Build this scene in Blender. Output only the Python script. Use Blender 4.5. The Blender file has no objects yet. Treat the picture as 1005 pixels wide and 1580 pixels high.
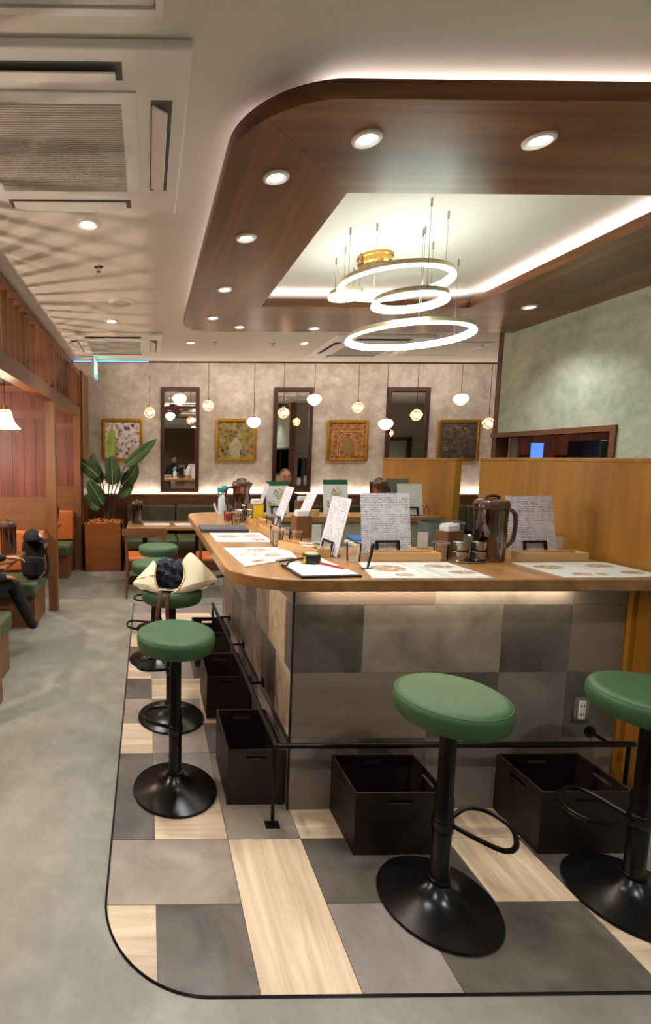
import bpy, bmesh, math, random
from mathutils import Vector, Matrix, Euler
random.seed(7)
SC = bpy.context.scene
COL = SC.collection
PI = math.pi

# ------------------------------------------------------------------ camera, world, exposure
cd = bpy.data.cameras.new('camera')
cd.sensor_fit = 'AUTO'; cd.sensor_width = 36.0
cd.lens = 770.6 / 1580 * 36
cd.shift_x = (502.5 - 236.5) / 1580; cd.shift_y = -2.1 / 1580
cd.clip_start = 0.05
cam = bpy.data.objects.new('camera', cd); COL.objects.link(cam)
p_, y_, r_ = .1067, .0118, .0019
fw = Vector((math.sin(y_), math.cos(y_), 0)); rt = Vector((math.cos(y_), -math.sin(y_), 0)); up = Vector((0, 0, 1))
f2 = fw * math.cos(p_) - up * math.sin(p_); u2 = up * math.cos(p_) + fw * math.sin(p_)
r2 = rt * math.cos(r_) + u2 * math.sin(r_); u3 = u2 * math.cos(r_) - rt * math.sin(r_)
cam.matrix_world = Matrix(((r2.x, u3.x, -f2.x, 0), (r2.y, u3.y, -f2.y, 0), (r2.z, u3.z, -f2.z, 1.5594), (0, 0, 0, 1)))
SC.camera = cam
SC.view_settings.view_transform = 'Standard'; SC.view_settings.look = 'None'
SC.view_settings.gamma = 1.0; SC.view_settings.use_curve_mapping = False
SC.view_settings.exposure = 1.2
w = bpy.data.worlds.new('world'); SC.world = w; w.use_nodes = True
w.node_tree.nodes['Background'].inputs[0].default_value = (1.0, .95, .88, 1)
w.node_tree.nodes['Background'].inputs[1].default_value = 0.05
WARM = (1.0, .80, .60); WARM2 = (1.0, .72, .46); NEUT = (.98, .97, .96)
def area(loc, sx, sy, power, rot=(0, 0, 0), col=NEUT):
    l = bpy.data.lights.new('area', 'AREA'); l.shape = 'RECTANGLE'; l.size = sx; l.size_y = sy; l.energy = power; l.color = col
    o = bpy.data.objects.new('led_or_added_light', l); o.location = loc; o.rotation_euler = rot; COL.objects.link(o); return o
def spot(loc, power, angle=120, blend=.8, col=NEUT, r=.035):
    l = bpy.data.lights.new('spot', 'SPOT'); l.energy = power; l.spot_size = math.radians(angle); l.spot_blend = blend; l.color = col; l.shadow_soft_size = r
    o = bpy.data.objects.new('downlight_beam', l); o.location = loc; COL.objects.link(o); return o
def point(loc, power, col=WARM, r=.03):
    l = bpy.data.lights.new('point', 'POINT'); l.energy = power; l.color = col; l.shadow_soft_size = r
    o = bpy.data.objects.new('bulb_light', l); o.location = loc; COL.objects.link(o); return o

# led strips the room has: behind the wooden canopy, behind the bench ledge, under the counter edge; the recess wash is added
UP = (PI, 0, 0)
COVE = (1.0, .91, .86)
area((.40, 2.93, 2.662), .03, 2.2, 1.3, UP, COVE)
area((1.75, 1.69, 2.662), 2.4, .03, 1.2, UP, COVE)
area((.73, 2.85, 2.662), .03, 1.5, .8, UP, COVE)
area((1.5, 3.66, 2.662), 1.5, .03, 1.1, UP, COVE)
area((2.33, 2.85, 2.662), .03, 1.5, 1.3, UP, COVE)
area((1.5, 4.17, 2.662), 2.2, .03, 1.5, UP, COVE)
area((2.6, 7.585, 1.0), 7.0, .03, 16, UP, (1.0, .9, .76))
area((1.25, 2.03, 1.035), 1.1, .02, 1.6, (0, 0, 0), (1.0, .84, .66))
area((.59, 3.0, 1.035), .02, 1.8, .8, (0, 0, 0), (1.0, .84, .66))
area((2.6, 6.75, 2.98), 6.0, .08, 20, (math.radians(35), 0, 0), (1.0, .9, .8))  # added lamp washing the back wall from the recess, without a fixture

# ------------------------------------------------------------------ materials
def lin(h):
    if isinstance(h, str):
        c = [int(h[i:i + 2], 16) / 255 for i in (0, 2, 4)]
    else: c = [v / 255 for v in h]
    return tuple((v / 12.92 if v <= .04045 else ((v + .055) / 1.055) ** 2.4) for v in c) + (1,)
MC = {}
def newmat(name):
    m = bpy.data.materials.new(name); m.use_nodes = True; MC[name] = m
    nt = m.node_tree; return m, nt, nt.nodes['Principled BSDF']
def N(nt, t, **k):
    n = nt.nodes.new(t)
    for a, b in k.items(): setattr(n, a, b)
    return n
def coords(nt, scale, rnd=True):
    tc = N(nt, 'ShaderNodeTexCoord'); mp = N(nt, 'ShaderNodeMapping'); mp.inputs['Scale'].default_value = scale
    nt.links.new(tc.outputs['Object'], mp.inputs['Vector'])
    if rnd:
        oi = N(nt, 'ShaderNodeObjectInfo'); ma = N(nt, 'ShaderNodeMath', operation='MULTIPLY'); ma.inputs[1].default_value = 37
        nt.links.new(oi.outputs['Random'], ma.inputs[0]); nt.links.new(ma.outputs[0], mp.inputs['Location'])
    return mp.outputs[0]
def ramp(nt, src, stops):
    cr = N(nt, 'ShaderNodeValToRGB'); e = cr.color_ramp.elements
    e[0].position, e[0].color = stops[0][0], stops[0][1]; e[1].position, e[1].color = stops[-1][0], stops[-1][1]
    for p, c in stops[1:-1]:
        x = e.new(p); x.color = c
    nt.links.new(src, cr.inputs[0]); return cr.outputs[0]
def noise(nt, vec, scale, detail=5, rough=.6, dist=0):
    n = N(nt, 'ShaderNodeTexNoise'); n.inputs['Scale'].default_value = scale; n.inputs['Detail'].default_value = detail
    n.inputs['Roughness'].default_value = rough; n.inputs['Distortion'].default_value = dist
    nt.links.new(vec, n.inputs['Vector']); return n.outputs['Fac']
def bump(nt, src, b, strength=.2, dist=.004):
    bp = N(nt, 'ShaderNodeBump'); bp.inputs['Strength'].default_value = strength; bp.inputs['Distance'].default_value = dist
    nt.links.new(src, bp.inputs['Height']); nt.links.new(bp.outputs[0], b.inputs['Normal'])
def plain(name, c, rough=.5, metal=0, trans=0, var=.08, coat=0, ior=1.45, scale=18):
    if name in MC: return MC[name]
    m, nt, b = newmat(name); a = lin(c)
    v = coords(nt, (1, 1, 1)); f = noise(nt, v, scale, 3)
    lo = tuple(x * (1 - var) for x in a[:3]) + (1,); hi = tuple(min(1, x * (1 + var)) for x in a[:3]) + (1,)
    nt.links.new(ramp(nt, f, [(.3, lo), (.7, hi)]), b.inputs['Base Color'])
    b.inputs['Roughness'].default_value = rough; b.inputs['Metallic'].default_value = metal
    b.inputs['Transmission Weight'].default_value = trans; b.inputs['IOR'].default_value = ior; b.inputs['Coat Weight'].default_value = coat
    return m
def wood(name, c1, c2, axis='x', rough=.42, s=7, coat=.0, mid=None):
    if name in MC: return MC[name]
    m, nt, b = newmat(name)
    sc = {'x': (.12, 1.6, 1.6), 'y': (1.6, .12, 1.6), 'z': (1.6, 1.6, .12)}[axis]
    v = coords(nt, sc); f = noise(nt, v, s, 8, .62, .6)
    st = [(.28, lin(c1)), (.72, lin(c2))]
    if mid: st.insert(1, (.5, lin(mid)))
    nt.links.new(ramp(nt, f, st), b.inputs['Base Color'])
    b.inputs['Roughness'].default_value = rough; b.inputs['Coat Weight'].default_value = coat; b.inputs['Coat Roughness'].default_value = .2
    bump(nt, f, b, .12, .002); return m
def plaster(name, c1, c2, c3, scale=1.6, rough=.85, bs=.35, stretch=(1, 1, 1)):
    m, nt, b = newmat(name); v = coords(nt, stretch, False)
    f = noise(nt, v, scale, 9, .68, .4); g = noise(nt, v, scale * 7, 6, .7)
    ad = N(nt, 'ShaderNodeMath', operation='MULTIPLY_ADD'); ad.inputs[1].default_value = .35; nt.links.new(g, ad.inputs[0]); 
    ml = N(nt, 'ShaderNodeMath', operation='MULTIPLY'); ml.inputs[1].default_value = .65; nt.links.new(f, ml.inputs[0]); nt.links.new(ml.outputs[0], ad.inputs[2])
    nt.links.new(ramp(nt, ad.outputs[0], [(.32, lin(c1)), (.5, lin(c2)), (.66, lin(c3))]), b.inputs['Base Color'])
    b.inputs['Roughness'].default_value = rough; bump(nt, ad.outputs[0], b, bs, .01); return m
def emit(name, c, strength):
    if name in MC: return MC[name]
    m, nt, b = newmat(name); b.inputs['Base Color'].default_value = lin(c); b.inputs['Emission Color'].default_value = lin(c)
    b.inputs['Emission Strength'].default_value = strength; return m
def stone(name, c1, c2, stretch, scale=3.0, rough=.38):
    m, nt, b = newmat(name); v = coords(nt, stretch); f = noise(nt, v, scale, 9, .62, .5)
    nt.links.new(ramp(nt, f, [(.3, lin(c1)), (.7, lin(c2))]), b.inputs['Base Color'])
    b.inputs['Roughness'].default_value = rough; bump(nt, f, b, .06, .002); return m
def textpaper(name, ink, paper, sx, sy, amount=.5):
    m, nt, b = newmat(name); v = coords(nt, (1, 1, 1))
    br = N(nt, 'ShaderNodeTexBrick'); br.offset = 0
    br.inputs['Scale'].default_value = 1; br.inputs['Brick Width'].default_value = sx; br.inputs['Row Height'].default_value = sy
    br.inputs['Mortar Size'].default_value = sy * .28; br.inputs['Color1'].default_value = (1, 1, 1, 1); br.inputs['Color2'].default_value = (1, 1, 1, 1); br.inputs['Mortar'].default_value = (0, 0, 0, 1)
    nt.links.new(v, br.inputs['Vector'])
    f = noise(nt, v, 130, 4, .8); g = noise(nt, v, 22, 2)
    r1 = ramp(nt, f, [(.44, (0, 0, 0, 1)), (.54, (1, 1, 1, 1))]); r3 = ramp(nt, g, [(.38, (0, 0, 0, 1)), (.5, (1, 1, 1, 1))])
    m1 = N(nt, 'ShaderNodeMath', operation='MULTIPLY'); m2 = N(nt, 'ShaderNodeMath', operation='MULTIPLY'); m3 = N(nt, 'ShaderNodeMath', operation='MULTIPLY'); m3.inputs[1].default_value = amount
    nt.links.new(br.outputs['Color'], m1.inputs[0]); nt.links.new(r1, m1.inputs[1]); nt.links.new(m1.outputs[0], m2.inputs[0]); nt.links.new(r3, m2.inputs[1]); nt.links.new(m2.outputs[0], m3.inputs[0])
    mx = N(nt, 'ShaderNodeMix', data_type='RGBA'); mx.inputs[6].default_value = lin(paper); mx.inputs[7].default_value = lin(ink)
    nt.links.new(m3.outputs[0], mx.inputs[0]); nt.links.new(mx.outputs[2], b.inputs['Base Color'])
    b.inputs['Roughness'].default_value = .35; return m
def clearglass(name, tint, gl=.16, rough=.04):
    m, nt, b = newmat(name)
    tr = N(nt, 'ShaderNodeBsdfTransparent'); tr.inputs[0].default_value = tint
    g = N(nt, 'ShaderNodeBsdfGlossy'); g.inputs['Roughness'].default_value = rough; g.inputs[0].default_value = (1, 1, 1, 1)
    lw = N(nt, 'ShaderNodeLayerWeight'); lw.inputs[0].default_value = .22
    ad = N(nt, 'ShaderNodeMath', operation='ADD'); ad.inputs[1].default_value = gl * .4; nt.links.new(lw.outputs['Fresnel'], ad.inputs[0]); ad.use_clamp = True
    ms = N(nt, 'ShaderNodeMixShader'); nt.links.new(ad.outputs[0], ms.inputs[0]); nt.links.new(tr.outputs[0], ms.inputs[1]); nt.links.new(g.outputs[0], ms.inputs[2])
    nt.links.new(ms.outputs[0], nt.nodes['Material Output'].inputs[0]); return m
def patchwork(name, cols, scale, kind='VORONOI', rough=.6):
    m, nt, b = newmat(name); v = coords(nt, (1, 1, 1), False)
    n = noise(nt, v, scale, 8, .75, 1.2); vo = N(nt, 'ShaderNodeTexVoronoi'); vo.inputs['Scale'].default_value = scale * 1.6; nt.links.new(v, vo.inputs['Vector'])
    ad = N(nt, 'ShaderNodeMath', operation='MULTIPLY_ADD'); ad.inputs[1].default_value = .45; nt.links.new(vo.outputs['Distance'], ad.inputs[0])
    ml = N(nt, 'ShaderNodeMath', operation='MULTIPLY'); ml.inputs[1].default_value = .7; nt.links.new(n, ml.inputs[0]); nt.links.new(ml.outputs[0], ad.inputs[2])
    k = len(cols); nt.links.new(ramp(nt, ad.outputs[0], [(.3 + .42 * i / (k - 1), lin(c)) for i, c in enumerate(cols)]), b.inputs['Base Color'])
    b.inputs['Roughness'].default_value = rough; bump(nt, ad.outputs[0], b, .5, .004); return m

WALN_X = wood('walnut_x', '4f2c12', '9c6a36', 'x', .36, 5, .12, '76481f')
WALN_Y = wood('walnut_y', '4f2c12', '9c6a36', 'y', .36, 5, .12, '76481f')
AMB_X = wood('amber_x', '7d4f12', 'a97522', 'x', .4, 5, .15)
AMB_Z = wood('amber_z', '7d4f12', 'a97522', 'z', .4, 5, .15)
OAK_Z = wood('oak_z', '5c3a20', '84552f', 'z', .45, 6)
OAK_Y = wood('oak_y', '5c3a20', '84552f', 'y', .45, 6)
OAK_X = wood('oak_x', '5c3a20', '84552f', 'x', .45, 6)
RED_Z = wood('redwood_z', '43190f', '7c3c28', 'z', .48, 7, 0, '5e281a')
RED_X = wood('redwood_x', '4e2314', '7f4628', 'x', .46, 7, 0)
TOP_Y = wood('counter_wood', '7d5229', 'ad7f4c', 'y', .3, 6, .25, '95683a')
BR_X = wood('brown_x', '4a2814', '6e4122', 'x', .45, 6)
DKBR = plain('dark_brown_paint', '3a2018', .4)
PINE = wood('pine_x', 'b98a52', 'd9ae74', 'x', .45, 8)
NAPW = wood('napkin_box_wood', '5c3a20', '86592f', 'z', .5, 8)
CEIL = plain('ceiling_paint', 'e4ddd4', .9, var=.015, scale=3)
ACW = plain('ac_white', 'f2efec', .45, var=.01)
ACG = plain('ac_grille', 'c4beb6', .6, var=.02)
ACD = plain('ac_slot_dark', '6e6962', .7)
WALLB = plaster('back_plaster', '867a6e', 'a89b8e', 'c6bbb0', 1.7, .85, .4)
WALLG = plaster('green_plaster', '93a08c', 'b8c4b0', 'd6dccc', 2.0, .8, .5)
WALLGR = plaster('grey_plaster', '77706a', '877f78', '97908a', 1.2, .9, .2)
FLOOR = plaster('concrete', '626257', '7b7a6e', '949286', .9, .4, .05)
T_LIGHT_Y = stone('tile_travertine_y', '9c8468', 'e0ccb0', (4.2, .3, 1), 3.6)
T_LIGHT_X = stone('tile_travertine_x', '988368', 'dac6aa', (.3, 4.2, 4.2), 3.6)
T_DARK = stone('tile_dark', '3a342f', '6a625a', (1, 1, 1), 4.0)
T_MID = stone('tile_mid', '685f56', '9f9385', (1, 1, 1), 3.6)
T_MAUVE = stone('tile_mauve', '665d57', '928780', (1, 1, 1), 3.4)
T_TAUPE = stone('tile_taupe', '75655a', '8d7b6d', (.4, 1, 3), 3.0)
GROUT = plain('grout', 'a09688', .9)
BLACK = plain('black_metal', '141313', .28, .6)
BLACKM = plain('black_satin', '121111', .24, .2)
BLACKP = plain('black_plastic', '151414', .4)
CHROME = plain('chrome', 'c9c6c0', .12, 1.0, var=.02)
STEEL = plain('steel', '9d9a94', .25, 1.0, var=.03)
GREEN = plain('green_leatherette', '32512e', .55, var=.05, scale=30)
GREEN2 = plain('olive_upholstery', '4a5236', .6, var=.08, scale=30)
GREEND = plain('dark_olive_upholstery', '3f3b2a', .65, var=.08, scale=30)
ORANGE = plain('orange_leatherette', 'ad5c2a', .5, var=.06)
BASKET = plain('dark_brown_leatherette', '211410', .5, var=.12, scale=60)
MIRROR = plain('mirror_glass', 'e9e9e6', .01, 1.0, var=0)
GOLD = plain('gold_frame', 'b0822f', .32, .75, var=.2, scale=40)
BRASS = plain('brass', 'c39a55', .25, 1.0, var=.05)
WHITE = plain('white_plastic', 'e4e0d8', .4, var=.02)
PAPER = plain('white_paper', 'dedcd6', .6, var=.02)
MENUP = textpaper('menu_text_sheet', '4d4a4c', 'dcd9de', .075, .0085, .8)
CARDP = textpaper('card_text', '77756a', 'e2dfd2', .05, .007, .6)
MATP = textpaper('placemat_paper', '9a948c', 'c9cac2', .11, .012, .35)
FOODB = patchwork('food_print', ['4a2e20', '7a543c', 'a88468', 'c8b49c'], 26)
FOODG = patchwork('salad_print', ['3f4f2c', '7a6a48', 'c5b89a', 'e4e0d6'], 30)
MGREEN = plain('menu_green_header', '1f5a3c', .4)
PITCH = clearglass('smoky_pitcher', (.52, .38, .31, 1), .25, .06)
PITCHL = plain('pitcher_lid', '4d382d', .2, var=.05, coat=.3)
NAVY = plain('navy_fabric', '1a1d2e', .8, var=.35, scale=40)
CREAM = plain('cream_canvas', 'd8cdae', .75, var=.05, scale=60)
LEATH = plain('brown_leather', '5a3322', .5)
BLACKF = plain('black_fabric', '131316', .85, var=.25, scale=50)
SKIN = plain('skin', 'a87459', .5, var=.05, scale=12)
HAIR = plain('dark_hair', '17120f', .6, var=.2, scale=60)
PLUM = plain('plum_shirt', '22161f', .85, var=.15)
LEAF = plain('leaf_green', '47683e', .4, var=.25, scale=9)
LEAFL = plain('leaf_lime', '7d9a45', .42, var=.2, scale=9)
LEAFD = plain('leaf_dark', '2f4728', .38, var=.25, scale=9)
STEM = plain('stem_brown_green', '3d3624', .55, var=.2)
BARK = plain('bark_chips', 'b4713a', .85, var=.35, scale=40)
GLASS = clearglass('clear_glass', (.985, .99, .985, 1), .08)
FROST = plain('frosted_acrylic', 'd9dccf', .4, 0, .35)
CRYST = clearglass('crystal_glass', (1.0, .94, .89, 1), .3, .1)
OPAL = emit('opal_glass_lit', 'fff3e0', 3.2)
BULB = emit('warm_bulb', 'ffdcb4', 26)
BULBS = emit('bright_bulb', 'ffe6cc', 260)
BULBD = emit('bright_bulb_deep', 'ffeedd', 1500)
RINGE = emit('led_ring', 'f0fff6', 5.2)
LENS = emit('downlight_lens', 'fffaf0', 6)
SHADEG = emit('lit_glass_shade', 'ffe2b8', 2.6)
SIGNG = emit('exit_sign_face', '20c8b0', 2.5)
BLUEGLOW = emit('blue_ceiling_glow', '3c8cf0', 1.6)
SCREEN = emit('blue_screen', '5078e0', .55)
TEAL = plain('teal_plastic', '3f97a0', .4)
RED = plain('red_plastic', 'b5281e', .35)
YELLOW = plain('yellow_card', 'e2b81c', .5)
BLUEC = plain('blue_cloth', '3c5d94', .8, var=.15)
FELT = plain('dark_grey_cover', '3a3a3c', .6)

# ------------------------------------------------------------------ mesh builder
class B:
    def __init__(s): s.v = []; s.f = []; s.m = []; s.mi = 0
    def add(s, vs, fs, mi=None):
        o = len(s.v); s.v += [tuple(x) for x in vs]; s.f += [tuple(i + o for i in f) for f in fs]; s.m += [s.mi if mi is None else mi] * len(fs); return s
    def box(s, x0, x1, y0, y1, z0, z1, mi=None):
        return s.add([(x0, y0, z0), (x1, y0, z0), (x1, y1, z0), (x0, y1, z0), (x0, y0, z1), (x1, y0, z1), (x1, y1, z1), (x0, y1, z1)],
                     [(0, 3, 2, 1), (4, 5, 6, 7), (0, 1, 5, 4), (1, 2, 6, 5), (2, 3, 7, 6), (3, 0, 4, 7)], mi)
    def prism(s, poly, z0, z1, mi=None):
        n = len(poly); vs = [(x, y, z0) for x, y in poly] + [(x, y, z1) for x, y in poly]
        return s.add(vs, [tuple(range(n))[::-1], tuple(range(n, 2 * n))] + [(i, (i + 1) % n, n + (i + 1) % n, n + i) for i in range(n)], mi)
    def lathe(s, prof, n=24, c=(0, 0, 0), mi=None, sy=1.0, caps=True):
        vs = []; fs = []
        for r, z in prof:
            for k in range(n):
                a = 2 * PI * k / n; vs.append((c[0] + r * math.cos(a), c[1] + sy * r * math.sin(a), c[2] + z))
        for i in range(len(prof) - 1):
            for k in range(n):
                fs.append((i * n + k, i * n + (k + 1) % n, (i + 1) * n + (k + 1) % n, (i + 1) * n + k))
        if caps and prof[0][0] > 1e-5: fs.append(tuple(range(n))[::-1])
        if caps and prof[-1][0] > 1e-5: fs.append(tuple(range((len(prof) - 1) * n, len(prof) * n)))
        return s.add(vs, fs, mi)
    def tube(s, pts, r, n=8, closed=False, mi=None):
        pts = [Vector(p) for p in pts]; L = len(pts); rs = r if isinstance(r, (list, tuple)) else [r] * L
        vs = []; fs = []; ref = None
        for i, p in enumerate(pts):
            a = pts[i - 1] if (i > 0 or closed) else p; b = pts[(i + 1) % L] if (i < L - 1 or closed) else p
            t = (b - a).normalized()
            if ref is None: ref = t.orthogonal().normalized()
            ref = (ref - t * ref.dot(t)).normalized() if (ref - t * ref.dot(t)).length > 1e-6 else t.orthogonal().normalized()
            q = t.cross(ref)
            for k in range(n):
                an = 2 * PI * k / n; vs.append(p + (ref * math.cos(an) + q * math.sin(an)) * rs[i])
        for i in range(L if closed else L - 1):
            j = (i + 1) % L
            for k in range(n): fs.append((i * n + k, i * n + (k + 1) % n, j * n + (k + 1) % n, j * n + k))
        if not closed: fs += [tuple(range(n))[::-1], tuple(range((L - 1) * n, L * n))]
        return s.add(vs, fs, mi)
    def cyl(s, p0, p1, r, n=16, mi=None): return s.tube([p0, p1], r, n, False, mi)
    def ball(s, c, r, nu=16, nv=10, mi=None, fn=None):
        rx, ry, rz = r if isinstance(r, (tuple, list)) else (r, r, r); vs = []; fs = []
        for j in range(nv + 1):
            t = PI * j / nv
            for k in range(nu):
                a = 2 * PI * k / nu; p = Vector((math.sin(t) * math.cos(a) * rx, math.sin(t) * math.sin(a) * ry, math.cos(t) * rz))
                if fn: p = fn(p)
                vs.append(p + Vector(c))
        for j in range(nv):
            for k in range(nu): fs.append((j * nu + k, (j + 1) * nu + k, (j + 1) * nu + (k + 1) % nu, j * nu + (k + 1) % nu))
        return s.add(vs, fs, mi)
    def mesh(s, name, mats, smooth=40):
        me = bpy.data.meshes.new(name); me.from_pydata(s.v, [], s.f)
        for m in (mats if isinstance(mats, (list, tuple)) else [mats]): me.materials.append(m)
        if any(s.m):
            for i, p in enumerate(me.polygons): p.material_index = s.m[i]
        bm = bmesh.new(); bm.from_mesh(me); bmesh.ops.remove_doubles(bm, verts=bm.verts, dist=1e-6); bmesh.ops.recalc_face_normals(bm, faces=bm.faces); bm.to_mesh(me); bm.free()
        if smooth:
            for p in me.polygons: p.use_smooth = True
            me.set_sharp_from_angle(angle=math.radians(smooth))
        me.update(); return me
def ob(name, b, mat, parent=None, loc=None, rot=None, bev=0, smooth=40, scale=None):
    me = b if isinstance(b, bpy.types.Mesh) else b.mesh(name, mat, smooth)
    o = bpy.data.objects.new(name, me); COL.objects.link(o)
    if parent: o.parent = parent
    if loc: o.location = loc
    if rot: o.rotation_euler = rot
    if scale: o.scale = scale
    if bev:
        md = o.modifiers.new('bevel', 'BEVEL'); md.width = bev; md.segments = 2; md.limit_method = 'ANGLE'; md.angle_limit = math.radians(40)
    return o
def tag(o, label, cat, group=None):
    o['label'] = label; o['category'] = cat
    if group: o['group'] = group
    return o
def struct(o, label=None):
    o['kind'] = 'structure'
    if label: o['label'] = label
    return o
def T(name, label, cat, loc=(0, 0, 0), rz=0, group=None):
    o = bpy.data.objects.new(name, None); o.empty_display_size = .05; COL.objects.link(o); o.location = loc; o.rotation_euler = (0, 0, rz); return tag(o, label, cat, group)
def copy_tree(src, parent=None):
    c = src.copy(); COL.objects.link(c)
    if parent: c.parent = parent
    for ch in [x for x in src.children]: copy_tree(ch, c)
    return c
def dup(src, loc, rz=0, label=None, group=None):
    c = copy_tree(src); c.location = loc; c.rotation_euler = (0, 0, rz)
    if label: c['label'] = label
    if group: c['group'] = group
    return c
_box = {}
def piece(name, x0, x1, y0, y1, z0, z1, mat, parent, bev=0):
    """a small block with its own origin; alike blocks share mesh data"""
    sx, sy, sz = round(x1 - x0, 4), round(y1 - y0, 4), round(z1 - z0, 4); key = (sx, sy, sz, mat.name)
    if key not in _box: _box[key] = B().box(-sx / 2, sx / 2, -sy / 2, sy / 2, -sz / 2, sz / 2).mesh(name, mat, 0)
    return ob(name, _box[key], mat, parent, ((x0 + x1) / 2, (y0 + y1) / 2, (z0 + z1) / 2), bev=bev)
def arc(cx, cy, r, a0, a1, n=10):
    return [(cx + r * math.cos(math.radians(a0 + (a1 - a0) * i / n)), cy + r * math.sin(math.radians(a0 + (a1 - a0) * i / n))) for i in range(n + 1)]

# ------------------------------------------------------------------ the setting
ZC = 2.72; YE = 6.25; YW = 7.62; XR = 3.06; YR = -5.4; XF = 6.4; XL = -2.3
floor = struct(ob('floor', B().box(XL, XF, YR, YW + .2, -.1, -.008), FLOOR))
# polished concrete field around the tiled platform
PX0, PY0 = -.145, 1.288; PR = .33
plat = arc(PX0 + PR, PY0 + PR, PR, 180, 270, 16)
fld = B().prism([(XL, YR), (XF, YR), (XF, PY0), (PX0 + PR, PY0)] + plat[::-1][1:] + [(PX0, 5.2), (XF, 5.2), (XF, YW + .1), (XL, YW + .1)], -.008, 0)
ob('concrete_screed', fld, FLOOR, floor, smooth=0)
edge = [(x, y, .001) for x, y in [(PX0, 5.2)] + plat + [(3.0, PY0)]]
ob('edge_strip', B().tube(edge, .0045, 6), BLACKM, floor)
# floor tiles: a 300 mm module
TX, TY = .3316, 1.292
lay = {}
def tl(k0, k1, r0, r1, m): lay[(k0, k1, r0, r1)] = m
Lt, Lx, Dk, Md, Mv, Tp = T_LIGHT_Y, T_LIGHT_X, T_DARK, T_MID, T_MAUVE, T_TAUPE
tl(-2, -1, 0, 1, Lx); tl(-1, 0, 0, 1, Dk); tl(0, 1, 0, 2, Lt); tl(1, 2, 0, 1, Mv); tl(2, 4, 0, 1, Dk); tl(4, 6, 0, 1, Lx); tl(6, 9, 0, 1, Mv)
tl(-2, 0, 1, 2, Md); tl(1, 3, 1, 2, Dk); tl(3, 4, 1, 2, Lt); tl(4, 5, 1, 2, Dk); tl(5, 9, 1, 2, Md)
tl(-2, -1, 2, 4, Dk); tl(-1, 0, 2, 3, Lx); tl(0, 1, 2, 3, Md); tl(1, 2, 2, 3, Lx); tl(2, 3, 2, 3, Mv); tl(3, 4, 2, 3, Lt); tl(4, 5, 2, 3, Lx); tl(5, 9, 2, 3, Dk)
tl(-1, 0, 3, 4, Mv); tl(0, 1, 3, 4, Md)
tl(-2, -1, 4, 5, Lx); tl(-1, 0, 4, 5, Md); tl(0, 1, 4, 5, Dk)
tl(-2, -1, 5, 6, Md); tl(-1, 0, 5, 6, Mv); tl(0, 1, 5, 6, Lx)
tl(-2, -1, 6, 7, Dk); tl(-1, 1, 6, 7, Lx)
tl(-2, -1, 7, 8, Lx); tl(-1, 0, 7, 8, Mv); tl(0, 1, 7, 8, Dk)
tl(-2, -1, 8, 9, Dk); tl(-1, 0, 8, 9, Lx); tl(0, 1, 8, 9, Md)
tl(-2, 0, 9, 10, Lx); tl(0, 1, 9, 10, Mv)
tl(-2, -1, 10, 12, Md); tl(-1, 0, 10, 11, Dk); tl(-1, 1, 11, 12, Lx); tl(0, 1, 10, 11, Md)
tl(-2, 1, 12, 13, Mv)
g = .0012
for (k0, k1, r0, r1), m in lay.items():
    x0, x1, y0, y1 = TX + .3 * k0 + g, TX + .3 * k1 - g, TY + .3 * r0 + g, TY + .3 * r1 - g
    x0 = max(x0, PX0 + .004); x1 = min(x1, 3.0); y1 = min(y1, 5.195)
    poly = [(x0, y0), (x1, y0), (x1, y1), (x0, y1)]
    if x0 < .2 and r0 < 2:        # cut to the rounded corner
        out = []; R = PR - .004; c = (PX0 + PR, PY0 + PR); M = 14
        def inside(p): return not (p[0] < c[0] and p[1] < c[1] and math.hypot(p[0] - c[0], p[1] - c[1]) > R)
        for i in range(4):
            a, b2 = poly[i], poly[(i + 1) % 4]
            for j in range(M):
                t = j / M; p = (a[0] + (b2[0] - a[0]) * t, a[1] + (b2[1] - a[1]) * t)
                if not inside(p):
                    d = math.hypot(p[0] - c[0], p[1] - c[1]); p = (c[0] + (p[0] - c[0]) * R / d, c[1] + (p[1] - c[1]) * R / d)
                    p = (min(max(p[0], x0), x1), min(max(p[1], y0), y1))
                if not out or math.hypot(p[0] - out[-1][0], p[1] - out[-1][1]) > .004: out.append(p)
        poly = out
    cx, cy = sum(p[0] for p in poly) / len(poly), sum(p[1] for p in poly) / len(poly)
    ob('floor_tile', B().prism([(p[0] - cx, p[1] - cy) for p in poly], -.008, .0005), m, floor, (cx, cy, 0), smooth=0)

ceiling = struct(ob('ceiling', B().box(XL, XF, YR, YE, ZC, ZC + .06), CEIL, smooth=0))
ob('recess_soffit', B().box(XL, XF, YE, YW + .1, 3.02, 3.08), CEIL, ceiling, smooth=0)
ob('recess_face', B().box(XL, XF, YE - .02, YE, ZC + .06, 3.02), CEIL, ceiling, smooth=0)
ob('edge_trim', B().box(-.93, XF, YE - .015, YE + .012, ZC - .016, ZC + .05), BR_X, ceiling, smooth=0)
# back wall with the ledge
wall_back = struct(ob('wall_back', B().box(XL, XF, YW, YW + .12, 0, 3.05), WALLB, smooth=0))
wall_left = struct(ob('wall_left', B().box(XL - .1, XL, YR, YW, 0, 3.0), RED_Z, smooth=0))
wall_rear = struct(ob('wall_rear', B().box(XL, XF, YR - .1, YR, 0, 2.72), plain('rear_brown', '6b4a3a', .7), smooth=0))
wall_far = struct(ob('wall_far_right', B().box(XF, XF + .1, YR, YW, 0, 3.05), WALLGR, smooth=0))
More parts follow.
